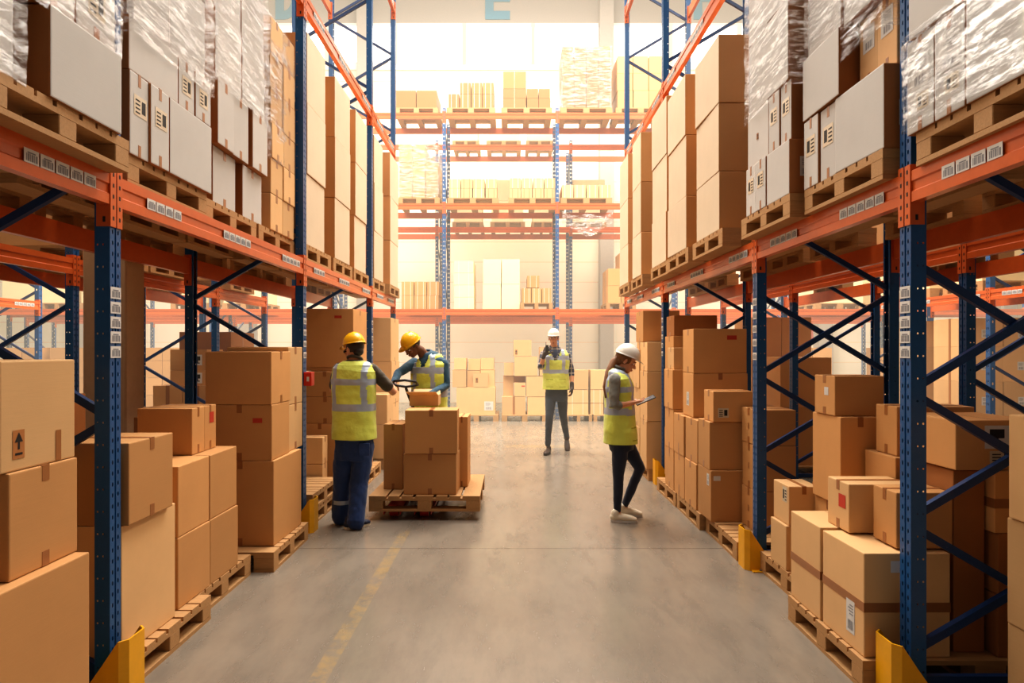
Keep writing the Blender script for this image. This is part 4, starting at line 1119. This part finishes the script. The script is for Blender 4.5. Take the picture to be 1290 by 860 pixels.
for i, (a, b, l, zt, w) in enumerate(((5.0, 5.62, 1.63, 4.08, 'nearest and widest past the second right post'), (5.92, 6.6, 1.62, 4.17, 'second past the second right post'), (6.75, 7.45, 1.64, 4.3, 'just before the third right post'),
                        (8.02, 8.6, 1.63, 4.35, 'first past the third right post'), (8.93, 9.6, 1.63, 4.36, 'last at the far end of the right shelf'))):
    h = (zt-ZB)/3
    side_stack(1, l, l+.72, [(a, b)], [ZB, ZB+h*.9, ZB+h*1.95, zt], 'the plain tower on the upper shelf, '+w, look='tall brown box', mat='card_two', tape='none', marks=[], **k)
    up_pallet(1, a-.08, l, 'under the plain tower '+w)
    box(l+.76, l+1.2, a, b, ZB, zt-.4, 'deeper tall carton half hidden behind the plain tower, '+w, mat='card', tape='none', simple=True, **k)

# --- right floor
k = dict(group=G_R)
pallet(2.08, 1.75, 0, 'wooden pallet under the cut off stack at the bottom right corner')
box(2.09, 2.9, 1.80, 2.68, .144, .45, 'bottom cardboard box of the stack cut by the right photo edge', mat='card_light', **k)
box(2.09, 2.9, 1.80, 2.68, .45, .895, 'middle cardboard box of the stack cut by the right photo edge', mat='card_light', **k)
box(2.08, 2.9, 1.80, 2.66, .895, 1.33, 'top cardboard box of the stack cut by the right photo edge', mat='card_light', **k)
pallet(1.64, 2.97, 0, 'wooden pallet under the two big banded boxes at lower right')
pallet(1.80, 3.80, 0, 'wooden pallet deeper behind the big banded boxes at lower right')
box(1.66, 2.07, 3.0, 3.39, .144, .638, 'big banded cardboard box with shipping label, right by the first right post', mat='card_light', tape='none', band=True, marks=[('label','a',.30,.30,(.075,.16)), ('blank','n',.38,.87,(.06,.055))], **k)
box(1.655, 2.05, 3.41, 3.77, .144, .645, 'big banded cardboard box without label, behind the labelled banded one', mat='card_light', tape='none', band=True, **k)
box(1.75, 2.08, 3.30, 3.52, .645, .90, 'small cardboard box with red sticker lying on the big banded boxes', mat='card_light', tape='x', marks=[('red','a',.3,.6,(.07,.07))], **k)
box(1.84, 2.11, 3.04, 3.235, .645, .915, 'small taped box on the labelled banded box, next to the first right post', mat='card', tape='x', **k)
box(2.09, 2.45, 3.46, 3.76, .144, 1.01, 'tall cardboard box in the shade behind the big banded boxes', mat='card', tape='y', **k)
box(2.12, 2.55, 3.50, 3.70, 1.01, 1.285, 'cardboard box with a silvery tape corner, on the tall shaded box', mat='card', tape='x', **k)
box(2.1, 2.5, 3.02, 3.4, 1.025, 1.265, 'crushed brown box with square black and white label, behind the first right post', mat='card', tape='none', marks=[('cup','n',.5,.66,(.12,.11)), ('print','n',.56,.24,(.12,.07))], rot=.03, **k)
box(2.28, 2.62, 3.0, 3.45, .73, 1.025, 'long brown box lying under the crushed box, behind the first right post', mat='card', tape='none', band=True, **k)
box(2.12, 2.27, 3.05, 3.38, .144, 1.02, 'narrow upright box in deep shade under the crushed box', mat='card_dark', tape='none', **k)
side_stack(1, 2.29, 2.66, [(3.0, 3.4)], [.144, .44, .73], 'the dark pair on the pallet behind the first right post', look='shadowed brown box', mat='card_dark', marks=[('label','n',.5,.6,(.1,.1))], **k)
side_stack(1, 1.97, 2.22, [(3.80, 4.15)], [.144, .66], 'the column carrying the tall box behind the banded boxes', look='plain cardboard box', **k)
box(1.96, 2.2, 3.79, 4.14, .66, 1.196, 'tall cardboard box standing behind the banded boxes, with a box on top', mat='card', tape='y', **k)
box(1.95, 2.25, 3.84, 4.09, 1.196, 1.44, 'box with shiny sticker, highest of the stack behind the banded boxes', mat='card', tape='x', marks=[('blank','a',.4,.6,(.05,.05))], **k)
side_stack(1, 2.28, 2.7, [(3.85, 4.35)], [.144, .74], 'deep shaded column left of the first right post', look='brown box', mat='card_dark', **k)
box(2.3, 2.55, 3.9, 4.1, .745, .87, 'little flat box peeping out low behind the banded boxes', mat='card', **k)
# I/J
box(1.80, 2.3, 4.17, 4.42, .144, .44, 'lower box of the pair next to the second right post, nearest side', mat='card_light', tape='none', **k)
box(1.82, 2.02, 4.17, 4.42, .44, .70, 'upper box of the pair next to the second right post, dark label on it', mat='card_light', tape='y', marks=[('print','a',.25,.75,(.07,.1))], **k)
box(2.04, 2.25, 4.16, 4.40, .44, .64, 'small box beside the pair next to the second right post', mat='card_light', tape='y', **k)
pallet(1.70, 4.80, 0, 'bare planked wooden pallet just past the second right post')
pallet(1.8, 4.83, .145, 'wooden pallet stacked on the bare one past the second right post') if False else None
side_stack(1, 1.93, 2.25, [(5.04, 5.34)], [.144, .47, .835, 1.12], 'the three box column seen behind the second right post', marks=[('tape','a',.5,.5,(.03,.05))], **k)
pallet(1.66, 5.62, 0, 'wooden pallet under the labelled boxes past the second right post')
pallet(1.66, 6.44, 0, 'wooden pallet in the middle of the second right bay')
box(1.675, 2.2, 5.36, 5.72, .144, .577, 'lower box with white patch past the second right post, under two others', mat='card', tape='none', marks=[('label','a',.2,.8,(.06,.1)), ('blank','n',.1,.85,(.06,.04))], **k)
box(1.675, 2.0, 5.38, 5.72, .577, .985, 'middle box of the three box column past the second right post', mat='card', tape='x', **k)
box(1.70, 2.04, 5.37, 5.62, .985, 1.247, 'small box with dark printed patch topping the column past the second right post', mat='card', tape='x', marks=[('print','n',.25,.3,(.09,.08))], **k)
side_stack(1, 1.665, 2.1, [(5.74, 6.12)], [.144, .56, .958], 'the pair carrying the two big boxes of the second right bay', **k)
box(1.70, 2.21, 5.95, 6.32, .96, 1.376, 'big box with white label, lower of two big ones in the second right bay', mat='card', tape='y', marks=[('label','a',.5,.4,(.09,.13))], **k)
box(1.70, 2.2, 5.95, 6.32, 1.376, 1.795, 'big box with red stamp, upper of two big ones in the second right bay', mat='card', tape='x', marks=[('red','n',.72,.8,(.09,.04))], **k)
side_stack(1, 1.665, 2.1, [(6.14, 6.52)], [.144, .56, .955], 'the narrow pair left of the big boxes in the second right bay', marks=[('tape','a',.5,.2,(.03,.06))], **k)
side_stack(1, 1.665, 2.1, [(6.55, 6.92)], [.144, .56, .98, 1.39], 'the three box column before the third right post', marks=[('tape','a',.5,.85,(.03,.06))], **k)
box(1.68, 1.85, 6.6, 6.85, 1.39, 1.62, 'small box topping the three box column before the third right post', mat='card_light', **k)
None
side_stack(1, 1.78, 2.3, [(7.02, 7.42)], [.144, .7, 1.3, 1.75], 'the shaded column close to the third right post', **k)
box(1.8, 2.28, 7.05, 7.4, 1.75, 1.98, 'wide flat box up under the beam close to the third right post', mat='card_dark', **k)
pallet(1.66, 7.72, 0, 'wooden pallet just past the third right post')
pallet(1.66, 8.62, 0, 'wooden pallet in the last right bay, second from its near post')
side_stack(1, 1.64, 2.1, [(7.72, 8.12)], [.144, .725, 1.33, 1.69], 'the first column past the third right post, beside the woman', mat='card_light', **k)
side_stack(1, 1.64, 2.1, [(8.16, 8.55)], [.144, .60, 1.10, 1.60], 'the second column past the third right post, behind the white helmet', mat='card_light', **k)
box(1.68, 2.15, 8.15, 8.6, 1.70, 2.1, 'topmost dark faced box above the white helmet, last right bay', mat='card', tape='x', **k)
box(1.68, 2.1, 8.18, 8.55, 1.60, 1.70, 'flat carton just under the topmost box of the last right bay', mat='card_light', simple=True, **k)
side_stack(1, 1.66, 2.1, [(8.62, 9.0), (9.03, 9.4)], [.144, .62, 1.1, 1.5], 'the far block in the last right bay', mat='card_light', **k)

# --- second row racks: floor and shelf loads seen through
def bulk(x0, x1, ys, zs, where, look='brown cardboard box', nx=1, **k):
    n = len(ys); m = len(zs)-1; w = (x1-x0)/nx
    for i, (a, b) in enumerate(ys):
        for q in range(nx):
            for j in range(m):
                t = TIER[m][j]+' tier' if m > 1 else ''
                c = (ROWW[n][i]+' row' if n > 1 else '') + ((' ' + ROWW[nx][q].replace('near','inner').replace('far','outer')+' side') if nx > 1 else '')
                box(x0+q*w+.004, x0+(q+1)*w-.004, a, b, zs[j], zs[j+1], mklabel(look, t, c, where), simple=True, **k)
k = dict(group='boxes in the second rack rows')
for (x, y, w) in ((-5.0, 8.4, 'left, third bay'), (-5.0, 6.4, 'left, behind the pillar'), (3.3, 7.9, 'right, third bay'), (3.3, 6.2, 'right, second bay'), (3.3, 5.0, 'right, seen past the second post')):
    pallet(x, y, 0, 'wooden pallet on the floor of the second rack row '+w, simple=True)
bulk(-4.75, -3.96, [(8.40, 9.0)], [.144, .63, 1.12], 'the large block behind the first brown pillar, second rack row', nx=2, tape='y', **k)
bulk(-4.55, -4.05, [(8.45, 8.9)], [1.12, 1.32, 1.60], 'the little pair with symbol label on the large block', tape='none', marks=[('cup','n',.75,.5,(.12,.14))], **k)
bulk(-4.8, -4.0, [(6.45, 7.1)], [.144, .55, .9], 'the low block just right of the brown pillar', nx=2, tape='y', **k)
bulk(-4.75, -4.0, [(9.05, 9.85)], [.144, .7, 1.3, 1.85], 'the dark block far in the second left rack row', nx=2, mat='card_dark', **k)
bulk(-4.6, -3.95, [(3.3, 4.0)], [.144, .8, 1.35], 'the pair seen between the first left post and the edge', tape='y', **k)
bulk(3.35, 4.0, [(7.95, 8.6)], [.144, .88, 1.5], 'the wide shaded block right of the second right post', tape='none', **k)
bulk(2.95, 3.25, [(8.6, 9.2)], [.144, .8, 1.5, 2.0], 'the dark column left of the second rear post', mat='card', tape='none', **k) if False else None
bulk(3.36, 3.9, [(6.3, 7.0)], [.144, .6, 1.0], 'the low block in the second right rack row', tape='x', **k)
bulk(3.4, 4.3, [(5.05, 5.7)], [.144, .5, .82], 'the block behind the crossed blue braces', nx=2, tape='x', **k)
bulk(3.36, 4.2, [(8.9, 9.6)], [.144, .8, 1.45, 2.05], 'the tall dark tower beyond the crossed braces', nx=2, mat='card', tape='none', **k)
bulk(3.5, 4.3, [(3.2, 3.9)], [.144, .7, 1.0], 'the block behind the crushed labelled box', tape='x', **k)
# second row upper loads
for s, nm in ((-1, 'left'), (1, 'right')):
    xa = -4.95 if s < 0 else 3.35
    for i, (a, b) in enumerate(((1.2, 2.0), (3.1, 3.8), (3.9, 4.55), (5.8, 6.5), (6.65, 7.35), (8.5, 9.2))):
        w = ('over the nearest bay', 'first past the nearest posts', 'second past the nearest posts', 'first past the second posts', 'second past the second posts', 'past the third posts')[i]
        pallet(xa, a-.05, Z1, 'wooden pallet on the second %s rack row shelf, %s' % (nm, w), simple=True)
        bulk(xa+.05, xa+1.05, [(a, b)], [ZB, 3.2, 3.9], 'the load on the second %s row shelf, %s' % (nm, w), mat=('card', 'card_light')[i % 2], tape='none', **k)
# third rack rows (far right / far left)
for (x, y, w, tp) in ((6.45, 8.7, 'far right rack shelf, first', 1), (6.45, 6.6, 'far right rack shelf, nearer', 1), (6.45, 9.8, 'far right rack shelf, last', 1)):
    pallet(x, y, Z1, 'wooden pallet on the '+w+' seen past the blue braces', simple=True)
    bulk(x+.02, x+1.1, [(y+.05, y+.75)], [ZB, 3.15], 'the load on the '+w, look='large pale box', mat='card_cream', tape='none', marks=[('label','n',.4,.4,(.14,.16))], **k)
for i, y in enumerate((6.0, 7.0, 9.0, 10.0)):
    w = ('nearest', 'second', 'third', 'farthest')[i]
    pallet(6.45, y, 0, 'wooden pallet on the floor under the far right rack, %s one' % w, simple=True)
    bulk(6.47, 7.5, [(y+.03, y+.75)], [.144, .64, 1.14, 1.64, 2.05], 'the %s tower below the far right rack' % w, nx=2, mat='card_light', tape='x', marks=[('label','n',.5,.45,(.1,.12))], **k)

# --- far cross rack
def fx(px, d): return (px-645)*d/800
def load(pxa, pxb, d, z0, zs, n, where, look='cardboard box', dep=.9, mat='card', tape='x', pal=True, wrap=False, tops=None, stair=None):
    xa, xb = fx(pxa, d), fx(pxb, d); w = (xb-xa)/n
    if pal:
        dk, bl, bo, whole = pal_parts('wood')
        p = link('wooden_pallet', whole, None, (xa-.03, d+.05, z0), 0); p.scale = ((xb-xa+.06)/1.2, 1.25, 1)
        tag(p, 'wooden pallet under '+where, 'pallet', 'pallets in the far rack'); zb = z0+.144
    else: zb = z0
    m = len(zs)
    z = zb
    for j, h in enumerate(zs):
        z2 = z+h
        for i in range(n):
            if tops and j >= tops[i]: continue
            t = TIER[m][j] if m > 1 else ''; c = ('leftmost', 'rightmost')[i] if n == 2 else (('leftmost','middle','rightmost')[i] if n == 3 else (('leftmost','second','third','rightmost')[i] if n == 4 else ('only' if n == 1 else ROWW[n][i])))
            pos = ' '.join(((t+' tier' if t else '')+(' '+c+' column' if n > 1 else '')).split())
            g = Q(-.012, .012)
            box(xa+i*w+.006+max(0,g), xa+(i+1)*w-.006+min(0,g), d+.06, d+.06+dep, z, z2-.004, mklabel(look, pos, '', where), mat=mat, tape=tape, simple=True, rot=0, group='boxes in the far cross rack')
        z = z2
    if wrap: film(xa, xb, d+.06, d+.06+dep, zb, z, 'hazy stretch film around '+where)
T1, T2, T3 = 2.53, 4.96, 7.04
D1 = BY+.02
load(498, 550, D1, T3, [.40], 2, 'the low grey load at top left of the far rack', mat='card_dark', tape='none')
load(564, 622, D1, T3, [.32, .26], 4, 'the ragged strapped load, top level left of centre', tape='strap', mat='card_dark', tops=[1,2,2,2])
load(633, 694, D1, T3, [.22, .22, .40], 4, 'the stepped load, top level right of centre', tape='x', mat='card_dark', tops=[3,3,2,2])
load(708, 770, D1, T3, [.36, .38, .38, .30], 4, 'the tall wrapped load, top level beside the right post', tape='x', mat='card_dark', wrap=True)
load(778, 838, D1, T3, [.4, .4, .4], 3, 'the load at top right of the far rack, behind the right shelf', tape='none', mat='card')
load(502, 552, D1, T2, [.4, .42, .42], 3, 'the wrapped load, middle level left of the left far post', tape='x', wrap=True, tops=[3,3,2])
load(565, 626, D1, T2, [.22, .22], 4, 'the low two layer load, middle level left of centre', mat='card_light', tape='strap')
load(642, 700, D1, T2, [.22, .24], 4, 'the low two layer load, middle level right of centre', mat='card_light', tape='strap')
load(708, 770, D1, T2, [.30], 4, 'the single layer load, middle level beyond the right far post', mat='card_light', tape='strap')
load(505, 553, D1, T1, [.32, .32], 3, 'the six strapped boxes, first level left of the left far post', tape='strap', pal=False)
load(571, 597, D1, T1, [.28, .28, .28, .28], 1, 'the slim cream column, first level by the left far post', look='cream box', mat='card_cream', tape='strap', pal=False)
load(608, 655, D1, T1, [.58, .58], 2, 'the cream wrapped load at the centre of the first level', look='cream box', mat='card_cream', tape='none', pal=False)
load(657, 695, D1-.06, T1, [.34], 3, 'the small strapped row, first level by the right far post', tape='strap')
load(664, 680, D1-.04, T1+.144+.35, [.28], 1, 'the small strapped row, sitting on top at the first level', look='small strapped box', tape='strap', pal=False)
load(766, 800, D1, T1, [.4, .4, .4], 2, 'the stepped load, first level near the right shelf end', tape='x', tops=[2,3])
for pa, pb, w in ((571, 607, 'far left'), (619, 660, 'centre left'), (671, 697, 'centre right'), (721, 763, 'right')):
    load(pa, pb, 16.45, 4.77, [.55, .55], 1, 'the cream load in the rear rack, %s, middle level' % w, look='cream box', mat='card_cream', tape='none')
for i, (pa, pb) in enumerate(((571, 602), (614, 655), (664, 696))):
    load(pa, pb, 16.45, 6.9-.02, [.5], 1, 'the load on the rear rack top level, %s' % ('left', 'centre', 'right')[i], look='cream box', mat='card_cream', tape='none')
for i, (pa, pb) in enumerate(((0, 44), (50, 88), (100, 150), (215, 262), (280, 330), (1110, 1160), (1170, 1215), (1030, 1090))):
    load(pa, pb, D1, T1, [.55, .45], 1, 'the pale load on the far rack shelf, %s' % (('far left edge','left beside the first','left behind the first post','left beyond the pillar','left before the second post','right behind the nearest post','right of the nearest post','right behind the crossed braces')[i]), look='pale wrapped box', mat='card_cream', tape='none')
for i, (pa, pb) in enumerate(((0, 50), (60, 105), (180, 225), (300, 350), (1000, 1050), (1120, 1165), (850, 900))):
    load(pa, pb, D1, 0, [.4, .4, .4, .3], 2, 'the floor load of the far rack, %s' % (('left photo edge','left near the edge','left beyond the pillar','left before second post','right behind the second post','right behind the nearest post','right behind the right shelf')[i]), tape='x', mat='card')
# far floor pallets in the open middle
FY = 14.2
def fbox(pxa, pxb, pya, pyb, label, d=FY, dep=.5, mat='card_light', tape='x', marks=()):
    za, zb = 1.6+(440-pyb)*d/800, 1.6+(440-pya)*d/800
    box(fx(pxa, d), fx(pxb, d), d, d+dep, max(za, .1445), zb, label, mat=mat, tape=tape, simple=True, rot=0, marks=marks, group='boxes on the far floor pallets')
def fpal(pxa, pxb, w):
    whole = pal_parts('wood')[3]; xa, xb = fx(pxa, FY-.1), fx(pxb, FY-.1)
    p = link('wooden_pallet', whole, None, (xa, FY-.1, 0)); p.scale = ((xb-xa)/1.2, 1.2, 1); tag(p, 'wooden pallet on the far floor '+w, 'pallet', 'pallets in the far rack')
fpal(572, 628, 'under the big labelled box'); fpal(632, 690, 'under the pyramid of boxes'); fpal(712, 746, 'right behind the walking man'); fpal(748, 784, 'behind the ponytailed woman')
W = ' on the left far floor pallet'
fbox(575, 624, 488, 523.5, 'biggest far box, white label at lower right, carrying small boxes', marks=[('label','n',.83,.32,(.2,.2))], tape='none')
fbox(570, 587, 466, 487.6, 'box at the left end of the row above the big labelled far box')
fbox(588.5, 605, 466.5, 487.6, 'second box of the row above the big labelled far box', d=FY+.12)
fbox(605.5, 623, 466, 487.6, 'right end box of the row above the big labelled far box', d=FY+.12)
fbox(596, 615, 470, 487.6, 'small box with arrow in front above the big labelled far box', d=FY-.0, dep=.1, mat='card_light', marks=[('arrow','n',.25,.5,(.05,.09))])
fbox(572, 587, 451, 465.6, 'left top box of the far left floor load')
fbox(590, 605, 452, 466, 'middle top box of the far left floor load', d=FY+.12)
fbox(605.5, 622, 451, 465.6, 'right top box of the far left floor load', d=FY+.12)
fbox(632.5, 662, 499.5, 523.5, 'bottom left box of the far box pyramid', tape='y')
fbox(664.5, 688, 500, 523.5, 'bottom right box of the far box pyramid')
fbox(634, 647, 473.5, 499, 'tall narrow box at the left of the far box pyramid', d=FY+.2, dep=.35)
fbox(648, 662, 482, 499, 'small box with red sticker in front in the far box pyramid', dep=.35, marks=[('red','n',.8,.75,(.08,.03))])
fbox(647, 662, 473.5, 482, 'flat dark box behind the red stickered one in the far pyramid', d=FY+.2, dep=.35, mat='card_dark')
fbox(663, 688, 474, 499.5, 'large box at mid height at the right of the far box pyramid')
fbox(635, 647, 457, 473, 'little box at upper left of the far box pyramid', d=FY+.1, dep=.4)
fbox(648, 677, 449, 473.4, 'wide box just under the top one of the far box pyramid')
fbox(647, 669.5, 428, 448.6, 'topmost far pyramid box with a small black arrow', marks=[('arrow','n',.15,.25,(.05,.09))])
fbox(680, 690, 437, 473.4, 'narrow box right behind the walking man')
fbox(691, 697, 474, 523, 'cardboard box hidden behind the legs of the walking man')
for j, (a, b) in enumerate(((508, 526), (491, 507.5), (466, 490.5))):
    t = ('bottom', 'middle', 'top')[j]
    fbox(714.5, 741, a, b, 'left strapped box, %s tier, between the walking man and the woman' % t, tape='strap' if j < 2 else 'x')
    fbox(744, 760 if j < 2 else 768, a, b, 'right strapped box, %s tier, between the walking man and the woman' % t, tape='strap' if j < 2 else 'x')
    fbox(762, 782, a, b, 'box, %s tier, half hidden behind the ponytailed woman' % t) if j < 2 else None
# drooping torn film hanging from the far second level
bm = bmesh.new(); rows = []
for j in range(9):
    row = []
    for i in range(17):
        u, v = i/16, j/8
        x = fx(708, 14.5)+u*1.15; sag = (.30+.25*math.sin(PI*u*1.0))*v
        z = 4.76-sag-.12*math.sin(PI*u)*(1-v)-.05*math.sin(9*u+3*v)
        row.append(bm.verts.new((x, 14.5-.05*math.sin(7*u+4*v)-.03, z)))
    rows.append(row)
for a, b in zip(rows, rows[1:]):
    for i in range(16): bm.faces.new((a[i], a[i+1], b[i+1], b[i]))
tag(obj('torn_film', bm, M['film'], smooth=True), 'torn translucent film drooping from the middle far shelf beside the right far post', 'film')

if SB:
    big = bmesh.new()
    mi = {'card':0,'card_light':2,'card_pale':3,'card_cream':4,'card_dark':5,'card_two':3}
    for b_, mt, mat in SB:
        tmp = D.meshes.new('t'); b_.transform(mt)
        for f in b_.faces:
            if f.material_index != 1: f.material_index = mi[mat]
        b_.to_mesh(tmp); b_.free(); big.from_mesh(tmp); D.meshes.remove(tmp)
    ob = obj('cardboard_boxes', big, [M['card'], M['tape'], M['card_light'], M['card_pale'], M['card_cream'], M['card_dark']])
    tag(ob, 'remaining cardboard boxes half hidden deep in the racks and behind other loads', 'boxes'); ob['kind'] = 'stuff'
# ------------------------------------------------------------------ pallet truck load in the aisle
PZ = .085
pl = pallet(-.30, 5.94, PZ, 'wooden pallet raised on the pallet truck in the middle left of the aisle', rot=PI/2, jit=False)
pl.scale = (.86, 1.3, 1)
k = dict(group='boxes on the pallet in the aisle')
ZT = PZ+.144
G = dict(group='boxes on the pallet in the aisle')
box(-1.02, -.52, 5.99, 6.30, ZT, ZT+.385, 'lower front box on the aisle pallet, beside the blue trousered person', tape='y', rot=-.03, mat='card', **G)
box(-1.01, -.52, 5.97, 6.29, ZT+.388, ZT+.80, 'upper front box on the aisle pallet, beside the blue trousered person', tape='y', rot=.03, mat='card', **G)
box(-.56, -.44, 6.33, 6.70, ZT, ZT+.70, 'narrow tall box at the right rear of the aisle pallet', tape='y', mat='card', **G)
box(-1.25, -1.06, 6.22, 6.60, ZT, ZT+.64, 'upright pale sided box at the left of the aisle pallet', tape='y', mat='card', rot=-.05, **G)
box(-1.04, -.60, 6.33, 6.70, ZT, ZT+.80, 'box at the back of the aisle pallet, carrying the carton being packed', tape='x', mat='card', **G)
ob = box(-1.03, -.74, 6.36, 6.62, ZT+.804, ZT+.915, 'flat cardboard carton being packed between the two yellow helmets', tape='none', mat='card_light', rot=.02, **G)
bm = bmesh.new()
quad(bm, ((0,0,.11),(-.02,-.09,.15),(.27,-.09,.15),(.29,0,.11))); fl = obj('flap', bm, M['card_light'], ob, fix=False); fl.modifiers.new('t','SOLIDIFY').thickness = .004
bm = bmesh.new(); quad(bm, ((0,.26,.11),(.29,.26,.11),(.27,.34,.15),(.0,.34,.15)))
fl = obj('flap', bm, M['card_light'], ob, fix=False); fl.modifiers.new('t','SOLIDIFY').thickness = .004
# pallet truck
root = thing('pallet_truck', 'hand pallet truck with black loop handle under the pallet in the aisle', 'pallet truck', (-.98, 6.4, 0))
for x in (-.23, .06):
    bm = bmesh.new(); bx(bm, x, x+.16, -.42, .55, .075, .083); bx(bm, x, x+.006, -.42, .55, .045, .083); bx(bm, x+.154, x+.16, -.42, .55, .045, .083)
    obj('fork', bm, M['redmetal'], root)
    bm = bmesh.new(); tube(bm, [(x+.04,-.3,.042), (x+.12,-.3,.042)], [.04,.04], 16, caps=False); obj('wheel', bm, M['redmetal'], root)
bm = bmesh.new(); bx(bm, -.2, .2, .53, .6, .05, .32); obj('mast', bm, M['redmetal'], root, bev=.01)
for x in (-.06, .04):
    bm = bmesh.new(); tube(bm, [(x,.68,.09), (x+.05,.68,.09)], [.09,.09], 20, caps=False); obj('wheel', bm, M['rubber'], root)
bm = bmesh.new(); tube(bm, [(0,.68,.12),(0,.68,.42)], [.04,.035], 14); obj('pump', bm, M['steel'], root)
bm = bmesh.new(); tube(bm, [(0,.68,.40),(-.06,.35,.95),(-.10,.08,1.20)], [.018,.016,.015], 12); obj('drawbar', bm, M['rubber'], root)
bm = bmesh.new()
c = V((-.10,.06,1.22))
tube(bm, [c, c+V((-.10,0,.015)), c+V((-.13,-.02,.035)), c+V((-.11,-.05,.06)), c+V((0,-.06,.07)), c+V((.11,-.05,.055)), c+V((.125,-.02,.02)), c+V((.09,0,.01)), c], [.0125]*9, 12)
obj('loop_handle', bm, M['rubber'], root, smooth=True)
# ------------------------------------------------------------------ light, haze, camera
def area(name, loc, rot, sx, sy, power, col):
    l = D.lights.new(name, 'AREA'); l.shape = 'RECTANGLE'; l.size = sx; l.size_y = sy; l.energy = power; l.color = col
    o = D.objects.new(name, l); C.objects.link(o); o.location = loc; o.rotation_euler = rot; return o
area('aisle_fill', (0, 8.6, 13.2), (0, 0, 0), 7, 10, 2450, (1, .96, .92))  # unseen area light added to brighten the aisle-facing box sides
area('cross_aisle_fill', (0, 11.8, 13.3), (R(-12), 0, 0), 16, 3.0, 2200, (1, .90, .76))  # unseen area light added to brighten the far end and its floor
area('left_aisle_fill', (-6.3, 6.5, 9.5), (0, 0, 0), 1.6, 11, 600, (1, .9, .76))  # unseen fill light added above the outer left aisle
area('right_aisle_fill', (5.4, 6.5, 9.5), (0, 0, 0), 1.6, 11, 600, (1, .9, .76))  # unseen fill light added above the outer right aisle
area('back_wall_fill', (0, 18.0, 8.6), (0, 0, 0), 24, .8, 480, (1, .9, .76))  # unseen fill added behind the far racks to brighten the lower back wall
w = D.worlds.new('World'); bpy.context.scene.world = w; w.use_nodes = True
w.node_tree.nodes['Background'].inputs[0].default_value = (1, .93, .84, 1)
w.node_tree.nodes['Background'].inputs[1].default_value = .14

def haze(name, x0, x1, y0, y1, z0, z1, s, col, label):
    m, nt, b, o = nmat(name); nt.nodes.remove(b)
    e = N(nt, 'Emission'); e.inputs[0].default_value = col; e.inputs[1].default_value = s  # volume glows by itself: washed-out brightness put in as emission
    ab = N(nt, 'VolumeAbsorption'); ab.inputs[1].default_value = s*.9
    ad = N(nt, 'AddShader'); L(nt, e.outputs[0], ad.inputs[0]); L(nt, ab.outputs[0], ad.inputs[1])
    L(nt, ad.outputs[0], o.inputs['Volume'])
    bm = bmesh.new(); bx(bm, x0, x1, y0, y1, z0, z1); ob = obj('haze', bm, m); tag(ob, label, 'haze'); ob['kind'] = 'stuff'; return ob
haze('far_glow_haze', -12, 12, 8.0, 18.9, .02, 13.5, .023, (1, .84, .62, 1), 'warm sunlit dust haze filling the far end of the hall')
haze('high_glow_haze', -12.1, 12.1, 6.0, 18.8, 4.6, 13.6, .004, (1, .93, .82, 1), 'bright haze under the roof in front of the high windows')

cam = D.cameras.new('Camera'); co = D.objects.new('Camera', cam); C.objects.link(co)
cam.sensor_width = 36; cam.lens = 36*800/1290
cam.shift_x = 0; cam.shift_y = 10/1290
cam.clip_start = .05; cam.clip_end = 200
co.location = (0, 0, 1.6); co.rotation_euler = (PI/2, 0, 0)
sc = bpy.context.scene; sc.camera = co
sc.view_settings.view_transform = 'Standard'; sc.view_settings.look = 'Medium High Contrast'
sc.view_settings.exposure = 0
sc.cycles.use_denoising = True; sc.cycles.max_bounces = 6; sc.cycles.diffuse_bounces = 3; sc.cycles.glossy_bounces = 3
sc.cycles.transparent_max_bounces = 12; sc.cycles.sample_clamp_indirect = 6
